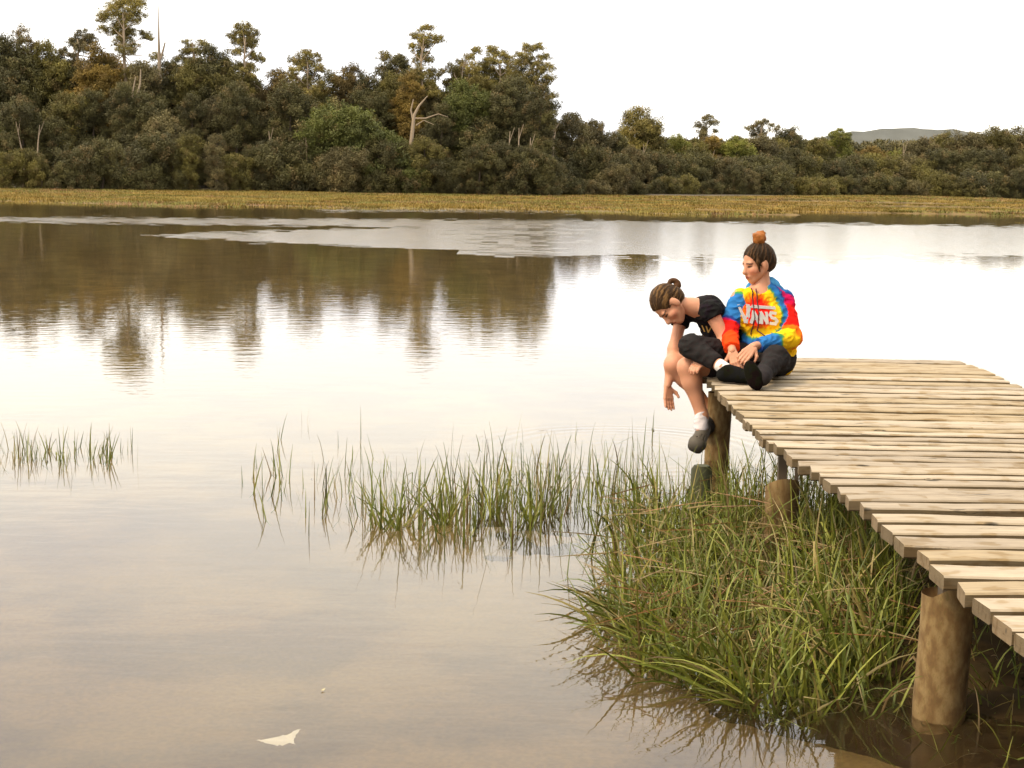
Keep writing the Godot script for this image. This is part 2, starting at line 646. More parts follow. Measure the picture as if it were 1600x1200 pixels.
func build_trees():
	M.leaf = leaf_mat()
	M.bark = mat(0.075, 0.055, 0.035)
	M.pale_bark = mat(0.25, 0.19, 0.13)
	M.grey_bark = mat(0.20, 0.155, 0.11)
	for k in 4:
		sprays.append(spray_mesh(70, 0.24, 0.8, 0.2))
		gum_sprays.append(spray_mesh(60, 0.27, 0.7, 0.8))
		needle_sprays.append(spray_mesh(90, 0.22, 0.9, 0.4))
	# tall gums that rise above the wood
	gum(204, 108, [[200, 8, 16], [214, 5, 9], [178, 18, 13], [165, 30, 9], [195, 33, 16], [211, 24, 10], [185, 48, 13], [163, 47, 7], [200, 55, 11], [222, 53, 8], [232, 58, 5], [190, 68, 10], [205, 75, 9]], "gum", "tallest gum tree of the far wood, ragged and open, beside a dead spire")
	gum(125, 110, [[125, 58, 12], [112, 66, 9], [138, 63, 9], [120, 72, 9], [133, 76, 8]], "grey", "small grey-green domed gum crown peeping over the wood near the tallest gum")
	gum(301, 110, [[297, 68, 7], [310, 66, 6], [322, 69, 4], [292, 82, 8], [305, 80, 8], [296, 94, 8]], "gum", "thin pale gum top beside a dark flat-topped tree")
	gum(384, 107, [[382, 45, 10], [370, 57, 12], [392, 54, 10], [380, 69, 13], [398, 67, 7], [373, 84, 7], [394, 87, 9], [405, 92, 6], [380, 104, 10], [392, 108, 9]], "gum", "slim gum tree with a tiered crown and sky showing between its tiers")
	gum(480, 108, [[478, 85, 8], [465, 97, 10], [488, 94, 10], [478, 105, 11], [500, 108, 8], [460, 113, 9], [490, 120, 9], [479, 130, 9], [503, 134, 7]], "gum", "rounded open gum crown above the green acacia slope")
	gum(610, 112, [[600, 90, 9], [620, 97, 10], [630, 105, 7], [597, 110, 8], [612, 112, 9], [605, 126, 8]], "gum", "low loose gum crown close against a tall tufted gum")
	gum(658, 108, [[665, 44, 8], [648, 57, 8], [668, 62, 11], [686, 63, 8], [644, 75, 7], [662, 75, 9], [660, 94, 13], [654, 117, 12], [680, 114, 11], [672, 134, 9], [648, 132, 9]], "gum", "tall narrow gum with separate tufts of leaves on a thin stem")
	gum(735, 109, [[708, 108, 9], [721, 98, 8], [735, 89, 7], [746, 80, 7], [720, 118, 12], [740, 108, 11], [705, 128, 9], [745, 130, 14], [725, 140, 13], [712, 150, 12]], "gum", "broad gum with a slanting left shoulder, on the edge of the big gum clump")
	gum(783, 110, [[770, 80, 9], [768, 98, 11], [785, 90, 10], [800, 100, 11], [760, 115, 11], [780, 115, 13], [800, 122, 13], [770, 140, 15], [795, 145, 13]], "gum", "middle tree of the big gum clump, its flat crown full of sky gaps")
	gum(832, 109, [[825, 78, 9], [815, 90, 9], [840, 75, 8], [832, 95, 11], [850, 90, 8], [855, 108, 8], [838, 112, 13], [859, 125, 8], [845, 135, 11], [861, 150, 7], [850, 165, 12], [830, 150, 13], [815, 130, 11], [838, 178, 10]], "gum", "gum with drooping outer boughs where the big clump steps down to lower wood")
	gum(1104, 128, [[1103, 188, 8], [1092, 196, 6], [1115, 192, 6], [1100, 201, 6], [1118, 206, 4], [1096, 208, 6]], "grey", "small umbrella-shaped gum standing alone above the low distant wood")
	gum(1190, 132, [[1185, 195, 7], [1198, 191, 6], [1174, 201, 7], [1206, 201, 7], [1190, 207, 8]], "grey", "wispy grey gum crown over the low distant wood")
	gum(1310, 136, [[1310, 207, 8], [1302, 215, 8], [1318, 216, 8], [1310, 224, 8]], "lime", "yellow-green gum top just before the blue hill")
	# dead and bare trees
	bare_tree("dead_tree", 106, [[[251, 296, 0.2], [250, 180, 0.17], [249, 100, 0.13], [248, 60, 0.07], [248, 9, 0.025]], [[251, 92, 0.09], [255, 78, 0.07], [258, 66, 0.05]], [[250, 130, 0.06], [243, 112, 0.04], [240, 100, 0.02]]], "bare dead tree spire with a short forked stub, taller than the leaves round it", "", "grey_bark")
	bare_tree("dead_tree", 103, [[[206, 296, 0.14], [206, 172, 0.12], [214, 150, 0.09], [219, 130, 0.06], [220, 108, 0.03]], [[208, 165, 0.08], [207, 145, 0.06], [212, 120, 0.03]], [[214, 150, 0.06], [221, 160, 0.03], [226, 140, 0.015]]], "forked bare tree with pale limbs under the tallest gum", "", "pale_bark")
	var stems := [[37, 190, 252, 25], [57, 195, 250, 62], [425, 205, 262, 420], [793, 205, 268, 797], [810, 200, 258, 811], [828, 215, 245, 829], [466, 222, 292, 468], [482, 215, 292, 478], [497, 240, 290, 497], [455, 235, 288, 452], [1107, 240, 298, 1110], [1003, 225, 292, 1006], [712, 262, 290, 716], [673, 265, 290, 676], [1410, 225, 290, 1412]]
	for s in stems:
		var dz: float = 100.5 if s[0] < 900 else 111.0 + (s[0] - 900.0) * 0.05
		bare_tree("slender_tree", dz, [[[s[0], 297, 0.055], [s[0] + 1, s[2], 0.05], [lerpf(s[0], s[3], 0.5), (s[1] + s[2]) * 0.5, 0.042], [s[3], s[1], 0.02]], [[lerpf(s[0], s[3], 0.7), s[1] + 18, 0.025], [s[3] + 7, s[1] - 6, 0.012]]], "slender pale stem showing against the dark undergrowth of the far bank", "slender pale stems along the far bank")
	bare_tree("slender_tree", 100, [[[636, 298, 0.16], [640, 245, 0.14], [645, 200, 0.12], [647, 180, 0.1], [655, 165, 0.07], [668, 150, 0.03]], [[646, 190, 0.08], [642, 172, 0.05], [646, 155, 0.03]], [[647, 185, 0.06], [665, 185, 0.05], [685, 178, 0.03], [700, 183, 0.015]], [[650, 196, 0.05], [662, 188, 0.03], [678, 195, 0.015]]], "large pale forked trunk with spreading bare limbs beside the green slope")
	bare_tree("slender_tree", 106, [[[861, 297, 0.13], [863, 232, 0.13], [866, 205, 0.11], [868, 188, 0.07]], [[867, 203, 0.05], [874, 192, 0.03]]], "broken pale trunk at the right end of the big gum clump")
	# back rank that makes the skyline
	var back := [[8, 62, 110, "dark"], [34, 47, 66, "rust"], [70, 72, 90, "olive"], [100, 92, 110, "dark"], [150, 76, 90, "ochre"], [178, 96, 110, "ochre"], [222, 104, 90, "grey"], [262, 98, 84, "dark"], [332, 74, 96, "dark"], [300, 96, 80, "olive"], [362, 100, 90, "olive"], [398, 130, 84, "olive"], [432, 116, 84, "rust"], [466, 122, 90, "ochre"], [516, 118, 76, "olive"], [552, 105, 74, "rust"], [576, 122, 80, "dark"], [612, 122, 80, "olive"], [640, 120, 66, "ochre"], [668, 142, 80, "grey"], [716, 128, 90, "olive"], [758, 132, 100, "olive"], [806, 126, 100, "dark"], [842, 160, 66, "olive"]]
	for b in back:
		bushy(b[0], b[1] - 6, b[2], 107 + rng.randf_range(-2, 4), b[3], "bushy_tree", "%s bushy tree forming the top of the far wood", "trees along the skyline of the far wood", 0.25)
	for i in 22:
		var px := 6.0 + i * 39.0 + rng.randf_range(-10, 10)
		bushy(px, rng.randf_range(84, 130) + (25.0 if px > 395.0 and px < 560.0 else 0.0), rng.randf_range(50, 84), 110.5 + rng.randf_range(-1, 1), ["olive", "dark", "gum", "ochre", "olive"][i % 5], "bushy_tree", "%s bushy tree between the skyline trees of the far wood", "narrow trees between those of the skyline", 0.3, "gum" if i % 2 == 0 else "bush")
	var mids := []
	for i in 23:
		mids.append([i * 38.0 + rng.randf_range(-12, 12), rng.randf_range(125, 190), rng.randf_range(62, 104)])
	for b in mids:
		if b[0] > 500 and b[0] < 640:
			continue
		bushy(b[0], b[1], b[2], 102.5 + rng.randf_range(-1.5, 1.5), ["dark", "dark", "green", "olive", "grey", "dark"][rng.randi() % 6], "swamp_tree", "%s swamp tree filling the middle of the far wood", "swamp trees in the middle of the far wood", 0.08, "needle")
	for b in [[520, 158, 110], [560, 172, 110], [590, 196, 110], [622, 226, 96], [645, 258, 60]]:
		bushy(b[0], b[1], b[2], 100 + rng.randf_range(-1.0, 1.0), "green", "acacia_tree", "bright green acacia on the slope that falls towards the large pale forked trunk", "green acacias on the slope", 0.05)
	for i in 27:
		var x := i * 33.0 + rng.randf_range(-10, 10)
		bushy(x, rng.randf_range(205, 272), rng.randf_range(40, 100), minf(treeline(at(x, 280, 99).x) - 5.0, 99.0) + rng.randf_range(-0.8, 0.8), ["dark", "grey", "olive", "dark"][rng.randi() % 4], "shrub", "%s low shrub at the foot of the far wood", "low shrubs along the foot of the far wood", 0.02, "needle")
	# the lower wood on the right, stepping back
	var right := [[890, 172, 76, "grey"], [930, 184, 66, "grey"], [958, 204, 60, "dark"], [1004, 166, 84, "gum"], [1020, 196, 60, "olive"], [1058, 208, 60, "lime"], [1085, 214, 56, "olive"], [1112, 210, 60, "ochre"], [1150, 212, 64, "lime"], [1190, 208, 70, "grey"], [1236, 197, 62, "dark"], [1210, 214, 70, "olive"], [1280, 212, 54, "olive"], [1312, 214, 56, "lime"], [1356, 228, 66, "ochre"], [1400, 236, 76, "lime"], [1446, 214, 66, "grey"], [1476, 206, 76, "olive"], [1520, 206, 80, "grey"], [1556, 195, 70, "olive"], [1596, 200, 84, "grey"], [1640, 200, 84, "olive"]]
	for b in right:
		bushy(b[0], b[1] + 2, b[2], 112 + clampf((b[0] - 900.0) * 0.06, 0, 28) + rng.randf_range(-1, 2), b[3], "bushy_tree", "%s tree in the lower wood beyond the marsh" if b[3] != "gum" else "big domed golden-green crown standing out of the lower wood", "trees of the lower wood", 0.2)
	for i in 22:
		var x := 880.0 + i * 35.0 + rng.randf_range(-10, 10)
		bushy(x, rng.randf_range(228, 252), rng.randf_range(60, 84), 108 + clampf((x - 900.0) * 0.055, 0, 26), ["dark", "dark", "olive", "grey"][rng.randi() % 4], "swamp_tree", "%s low swamp tree before the lower wood", "low swamp trees before the lower wood", 0.06, "needle")
	for i in 24:
		var x := 860.0 + i * 32.0 + rng.randf_range(-10, 10)
		bushy(x, rng.randf_range(255, 290), rng.randf_range(36, 80), 105 + clampf((x - 900.0) * 0.05, 0, 24), ["dark", "olive", "dark", "grey"][rng.randi() % 4], "shrub", "%s waterside shrub between the marsh and the lower wood", "small shrubs before the lower wood", 0.02, "needle")
	# unseen trees added to block skylight and darken the piles and under-deck
	for q in [[6.2, -5.5, 7.5, 4.6, "olive"], [7.4, -1.0, 8.5, 5.2, "dark"], [5.2, 3.6, 8.0, 5.0, "olive"], [0.5, 6.0, 7.0, 4.8, "dark"], [9.5, -9.0, 8.0, 5.0, "dark"]]:
		unseen_shade_tree(q[0], q[1], q[2], q[3], q[4])
	# the depth of the wood behind the trees one can tell apart
	var xf := []
	var cols := []
	for k in 9000:
		var px := rng.randf_range(-60, 1680)
		var lim := 160.0 if px < 850.0 else 225.0
		var py := rng.randf_range(lim, 300.0)
		var p := at(px, py, 118.0 + clampf((px - 900.0) * 0.06, 0, 32) + rng.randf_range(-3, 3))
		var s := rng.randf_range(0.5, 0.9)
		xf.append(Transform3D(Basis(Vector3.UP, rng.randf() * TAU).scaled(Vector3(s, s, s)), p))
		var c: Color = TINT[["dark", "olive", "grey"][rng.randi() % 3]] * rng.randf_range(0.75, 1.25)
		c.a = 1.0
		cols.append(c)
	var wd := multi("background_wood", sprays[0], xf, cols, M.leaf, self)
	tag(wd, "leaves of the deeper wood behind the trees of the far bank", "wood", "", "stuff")

# ---------------------------------------------------------------- jetty
func wood_image(seed_: int) -> Image:
	var r := RandomNumberGenerator.new()
	r.seed = seed_
	var n := FastNoiseLite.new()
	n.seed = seed_
	n.frequency = 0.02
	n.fractal_octaves = 4
	var w := 1024
	var h := 256
	var im := Image.create(w, h, false, Image.FORMAT_RGB8)
	for y in h:
		for x in w:
			var warp := n.get_noise_2d(x * 0.25, y * 1.0) * 14.0
			var g := n.get_noise_2d(x * 0.05, (y + warp) * 7.0)
			var fine := n.get_noise_2d(x * 0.15 + 500.0, y * 26.0)
			var patch := n.get_noise_2d(x * 0.5, y * 0.8 + 900.0)
			var crack := n.get_noise_2d(x * 0.04 + 77.0, (y + warp) * 5.0 + 333.0)
			var k := 0.85 + 0.09 * g + 0.06 * fine + 0.08 * patch
			var c := Color(k, k * 0.965, k * 0.90)
			if patch < -0.18:
				c = c.lerp(Color(0.80, 0.66, 0.40) * k, clampf((-0.18 - patch) * 2.0, 0, 0.4))
			if crack > 0.50:
				c *= clampf(1.0 - (crack - 0.50) * 4.0, 0.45, 1.0)
			im.set_pixel(x, y, Color(clampf(c.r, 0, 1), clampf(c.g, 0, 1), clampf(c.b, 0, 1)))
	# knots and nail heads' rust
	for k in 4:
		var cx := r.randi_range(20, w - 20)
		var cy := r.randi_range(10, h - 10)
		for y in range(-9, 10):
			for x in range(-16, 17):
				var q := sqrt(pow(x / 15.0, 2) + pow(y / 8.0, 2))
				if q < 1.0 and cy + y >= 0 and cy + y < h and cx + x >= 0 and cx + x < w:
					im.set_pixel(cx + x, cy + y, im.get_pixel(cx + x, cy + y) * lerpf(0.45, 1.0, q * q))
	return im

# bevelled plank lying along x: ends at x0, x1; worn, slightly warped
func plank_mesh(len_: float, wid: float, thick: float, uoff: Vector2, top_mat: Material, side_mat: Material, edge_mat: Material) -> ArrayMesh:
	var st := SurfaceTool.new()
	st.begin(Mesh.PRIMITIVE_TRIANGLES)
	var b := 0.006
	var prof := [Vector2(-wid / 2, -thick + b), Vector2(-wid / 2, -b), Vector2(-wid / 2 + b, 0), Vector2(wid / 2 - b, 0), Vector2(wid / 2, -b), Vector2(wid / 2, -thick + b), Vector2(wid / 2 - b, -thick), Vector2(-wid / 2 + b, -thick)]
	var segs := 10
	var wob := []
	var wy := []
	for i in segs + 1:
		wob.append(rng.randf_range(-0.004, 0.004))
		wy.append(rng.randf_range(-0.003, 0.003))
	var cut := rng.randf_range(-0.02, 0.02)
	var st3 := SurfaceTool.new()
	st3.begin(Mesh.PRIMITIVE_TRIANGLES)
	var st2 := SurfaceTool.new()
	st2.begin(Mesh.PRIMITIVE_TRIANGLES)
	for i in segs:
		for k in 8:
			var p: Vector2 = prof[k]
			var q: Vector2 = prof[(k + 1) % 8]
			var quad := []
			for e in [[i, p, k], [i + 1, p, k], [i + 1, q, k + 1], [i, q, k + 1]]:
				var t: float = e[0] / float(segs)
				var s: Vector2 = e[1]
				var edge := cut * s.x / wid * (1.0 - t)
				quad.append([Vector3(-len_ / 2 + t * len_ + edge, s.y + wy[e[0]], s.x + wob[e[0]] * signf(s.x)), Vector2(t * len_ * 0.45, (s.x if absf(s.y) < 0.01 else s.x + s.y) * 1.9) + uoff])
			var to := st if k > 0 and k < 4 else st2
			for o in [0, 1, 2, 0, 2, 3]:
				to.set_uv(quad[o][1])
				to.set_smooth_group(-1)
				to.add_vertex(quad[o][0])
	for e in [0, segs]:
		for k in range(1, 7):
			var tri := []
			for s in [prof[0], prof[k], prof[k + 1]]:
				var t: float = e / float(segs)
				tri.append([Vector3(-len_ / 2 + t * len_ + cut * s.x / wid * (1.0 - t), s.y + wy[e], s.x + wob[e] * signf(s.x)), Vector2(s.x, s.y) * 3.0 + uoff])
			for o in ([0, 1, 2] if e == 0 else [0, 2, 1]):
				st3.set_uv(tri[o][1])
				st3.set_smooth_group(-1)
				st3.add_vertex(tri[o][0])
	st.generate_normals()
	st2.generate_normals()
	var me := st.commit()
	st2.commit(me)
	st3.generate_normals()
	st3.commit(me)
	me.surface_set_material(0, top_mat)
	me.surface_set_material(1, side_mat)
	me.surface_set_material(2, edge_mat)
	return me

func build_jetty():
	var o := thing("jetty", Vector3(2.2, 0, -7.5), "weathered timber plank jetty on round piles, seat of the two people", "jetty")
	var mats := []
	for k in 2:
		var tex := ImageTexture.create_from_image(wood_image(31 + k))
		for t in [[0.53, 0.465, 0.385], [0.47, 0.39, 0.275], [0.44, 0.385, 0.325], [0.57, 0.505, 0.43]]:
			var m := mat(t[0], t[1], t[2], 0.85)
			m.albedo_texture = tex
			mats.append(m)
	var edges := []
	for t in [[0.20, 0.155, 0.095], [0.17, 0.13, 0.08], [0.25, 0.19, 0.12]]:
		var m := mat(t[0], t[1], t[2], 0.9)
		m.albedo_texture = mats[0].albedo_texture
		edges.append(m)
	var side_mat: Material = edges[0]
	var ys := [561.5, 567.5, 573.5, 583.5, 589.5, 595.5, 601.5, 608, 614.8, 621.8, 629.8, 637, 644.7, 650.5, 657, 663.5, 668, 675, 681.8, 688.8, 695, 703, 711, 720, 729.4, 740, 748.5, 759, 772.5, 784, 797.5, 815, 834, 853.5, 874, 900, 925, 950.5, 983]
	var gaps := {26: 0.05, 28: 0.045, 31: 0.075, 32: 0.06, 33: 0.05, 34: 0.055, 35: 0.07, 36: 0.05, 37: 0.055, 38: 0.06, 2: 0.05, 3: 0.05, 16: 0.012, 15: 0.02}
	var zs := []
	for y in ys:
		zs.append(on_plane(1520, y, DECK).z)
	while zs[-1] < -1.2:
		zs.append(zs[-1] + 0.2)
	var lp := [[584, 1091], [601, 1114], [630, 1139], [656, 1165], [681, 1192], [701, 1220], [727, 1260], [751, 1294], [781, 1331], [813, 1376], [847, 1413], [874, 1450], [903, 1480], [926, 1512], [952, 1545], [990, 1580]]
	var le := []
	for p in lp:
		le.append(on_plane(p[1], p[0], DECK))
	for i in range(1, zs.size()):
		var gap: float = gaps.get(i, rng.randf_range(0.055, 0.075) if i < 14 else rng.randf_range(0.035, 0.055))
		var z1: float = zs[i]
		var z0: float = zs[i - 1] + 0.0
		var w := z1 - z0 - gap
		var zc := z1 - w / 2.0
		var x0 := 1.40
		if zc < le[0].z:
			x0 = le[0].x
		for k in le.size() - 1:
			if zc >= le[k].z and zc < le[k + 1].z:
				x0 = lerpf(le[k].x, le[k + 1].x, (zc - le[k].z) / (le[k + 1].z - le[k].z))
		x0 += rng.randf_range(-0.012, 0.012)
		var x1 := 3.06 + rng.randf_range(-0.03, 0.03) + maxf(0.0, zc + 8.0) * 0.045
		var th := rng.randf_range(0.042, 0.05)
		var mi := rng.randi() % 8
		if i < 16 and rng.randf() < 0.5:
			mi = 1 + 4 * (i % 2)
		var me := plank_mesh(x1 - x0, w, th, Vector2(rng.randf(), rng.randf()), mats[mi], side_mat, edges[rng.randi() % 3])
		var p := part("plank", me, null, o, Vector3((x0 + x1) / 2 - 2.2, DECK + rng.randf_range(-0.004, 0.003), zc + 7.5))
		p.rotation = Vector3(rng.randf_range(-0.012, 0.012), rng.randf_range(-0.004, 0.004), 0)
	# bearers under the planks
	var under := DECK - 0.047
	var bear := mat(0.10, 0.075, 0.05, 0.9)
	for x in [[1.50, 1.72], [2.2, 2.4], [2.8, 3.0]]:
		var st := SurfaceTool.new()
		var bm := BoxMesh.new()
		bm.size = Vector3(0.09, 0.11, 9.5)
		var b := part("bearer", bm, bear, o, Vector3((x[0] + x[1]) / 2 - 2.2, under - 0.06, -5.95 + 7.5))
		b.rotation.y = atan2(x[1] - x[0], 9.5) * 1.0
	# piles
	var pm := mat(0.50, 0.36, 0.19, 0.9)
	var im := noise_image(0.022, 6, 9, 512)
	var im2 := noise_image(0.07, 4, 19, 512)
	for y in 512:
		for x in 512:
			var g := im.get_pixel(x, y).r
			var g2 := im2.get_pixel(x, y).r
			var c := Color(0.52, 0.43, 0.28).lerp(Color(0.41, 0.31, 0.175), smoothstep(0.2, 0.8, g))
			c = c.lerp(Color(0.35, 0.30, 0.16), smoothstep(0.62, 0.85, g2) * 0.5)
			im.set_pixel(x, y, c * (0.92 + 0.16 * g2))
	pm.albedo_color = Color(1, 1, 1)
	pm.albedo_texture = ImageTexture.create_from_image(im)
	pm.uv1_scale = Vector3(1.0, 1.0, 1)
	M.pile = pm
	for q in [[Vector3(1.455, 0, -5.18), 0.087, 0.425, 0.0], [Vector3(1.335, 0, -7.72), 0.082, 0.275, 0.0], [Vector3(1.30, 0, -9.93), 0.077, 0.43, 0.0], [Vector3(3.0, 0, -9.93), 0.08, 0.43, 0.0], [Vector3(3.1, 0, -7.5), 0.082, 0.43, 0.0]]:
		var pts := []
		var rad := []
		for k in 9:
			var y := lerpf(-0.6, q[2], k / 8.0)
			pts.append(Vector3(0.004 * sin(k), y, 0))
			rad.append(q[1] * (1.0 + 0.02 * sin(k * 1.7)))
		pts.append(Vector3(0, q[2] + 0.006, 0))
		rad.append(q[1] * 0.95)
		var p := part("pile", tube_arrays(pts, rad, 28, 0.06), pm, o, q[0] - Vector3(2.2, 0, -7.5))
		p.rotation = Vector3(0.0, rng.randf() * 6.0, -0.012)
	# thin posts packing the mid pile up to the bearers
	for q in [[Vector3(1.335, 0.26, -7.74), 0.021, 0.2], [Vector3(1.40, 0.26, -7.70), 0.009, 0.2], [Vector3(1.47, 0.35, -5.2), 0.03, 0.1]]:
		var bm := BoxMesh.new()
		bm.size = Vector3(q[1] * 2, q[2] + 0.04, q[1] * 2)
		part("post", bm, bear, o, q[0] + Vector3(0, q[2] / 2, 0) - Vector3(2.2, 0, -7.5))
	# an old cut pile that stands alone in the water
	var sp := on_plane(1095, 790, 0.0)
	var pts := []
	for k in 6:
		pts.append(Vector3(0, lerpf(-0.6, 0.20, k / 5.0), 0))
	pts.append(Vector3(0.0, 0.222, 0))
	var stump := thing("cut_pile", sp, "old sawn-off pile, dark and weedy, standing in grass below the dangling feet", "pile")
	part("stem", tube_arrays(pts, [0.062, 0.062, 0.06, 0.06, 0.058, 0.056, 0.04], 20, 0.15), mat(0.055, 0.055, 0.025, 0.85), stump)

func mound(x: float, d: float) -> float:
	var c := Vector2((x - 2.05) / 1.35, (d - 6.35) / 1.85)
	var r := c.length() + 0.24 * noise.get_noise_2d(x * 16.0, d * 16.0)
	return lerpf(0.015, -0.45, smoothstep(0.55, 1.35, r)) + 0.06 * noise.get_noise_2d(x * 45.0, d * 45.0)

func build_mud():
	var v := PackedVector3Array()
	var n := PackedVector3Array()
	var idx := PackedInt32Array()
	var nx := 80
	var nd := 84
	for j in nd + 1:
		for i in nx + 1:
			var x := lerpf(-0.2, 4.4, float(i) / nx)
			var d := lerpf(3.8, 9.4, float(j) / nd)
			v.append(Vector3(x, mound(x, d), -d))
			n.append(Vector3(mound(x - 0.04, d) - mound(x + 0.04, d), 0.08, mound(x, d + 0.04) - mound(x, d - 0.04)).normalized())
	for j in nd:
		for i in nx:
			var q := j * (nx + 1) + i
			idx.append_array([q, q + nx + 1, q + 1, q + 1, q + nx + 1, q + nx + 2])
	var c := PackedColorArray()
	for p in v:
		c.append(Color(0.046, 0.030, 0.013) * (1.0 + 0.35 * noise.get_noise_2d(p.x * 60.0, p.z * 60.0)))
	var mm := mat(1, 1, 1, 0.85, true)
	mm.metallic_specular = 0.2
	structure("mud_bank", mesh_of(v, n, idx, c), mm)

# ---------------------------------------------------------------- reeds and grass
class Blades:
	var v := PackedVector3Array()
	var n := PackedVector3Array()
	var c := PackedColorArray()
	var idx := PackedInt32Array()

# one blade: bends from dir0 towards dir1 over its length
func blade(b: Blades, base: Vector3, dir0: Vector3, droop: float, len_: float, w: float, col: Color, kink := 0.0):
	var seg := 6
	var p := base
	var d := dir0.normalized()
	var side := d.cross(Vector3(rng.randfn(), 0.2, rng.randfn())).normalized()
	var q := b.v.size()
	var kat := rng.randi_range(2, 4)
	var down := (Vector3(d.x, 0, d.z).normalized() * 0.5 - Vector3.UP * 0.6)
	for i in seg + 1:
		var t := i / float(seg)
		var ww: float = w * (1.0 - pow(t, 2.2)) * (0.75 + 0.25 * minf(1.0, t * 4.0)) + 0.0004
		var nn := side.cross(d).normalized()
		if nn.y < 0.0:
			nn = -nn
		b.v.append_array([p - side * ww, p + side * ww])
		b.n.append_array([(nn - side * 0.35).normalized(), (nn + side * 0.35).normalized()])
		b.c.append_array([col, col])
		p += d * len_ / seg
		d = (d + down * droop * t * 1.1).normalized()
		if kink > 0.0 and i == kat:
			d = (d + Vector3(rng.randfn(), -kink, rng.randfn())).normalized()
	for i in seg:
		var k := q + i * 2
		b.idx.append_array([k, k + 2, k + 1, k + 1, k + 2, k + 3])

func commit_blades(b: Blades, called: String, label: String, group := ""):
	var o := part(called, mesh_of(b.v, b.n, b.idx, b.c), M.blade, self)
	tag(o, label, "grass", group, "stuff")

func inside(poly: PackedVector2Array, p: Vector2) -> bool:
	return Geometry2D.is_point_in_polygon(p, poly)

func blade_color() -> Color:
	var r := rng.randf()
	var c: Color
	if r < 0.40:
		c = Color(0.135, 0.165, 0.020)
	elif r < 0.80:
		c = Color(0.225, 0.235, 0.030)
	elif r < 0.88:
		c = Color(0.27, 0.21, 0.06)
	elif r < 0.95:
		c = Color(0.16, 0.10, 0.03)
	else:
		c = Color(0.33, 0.26, 0.11)
	c *= rng.randf_range(0.5, 1.1)
	c.a = 1.0
	return c

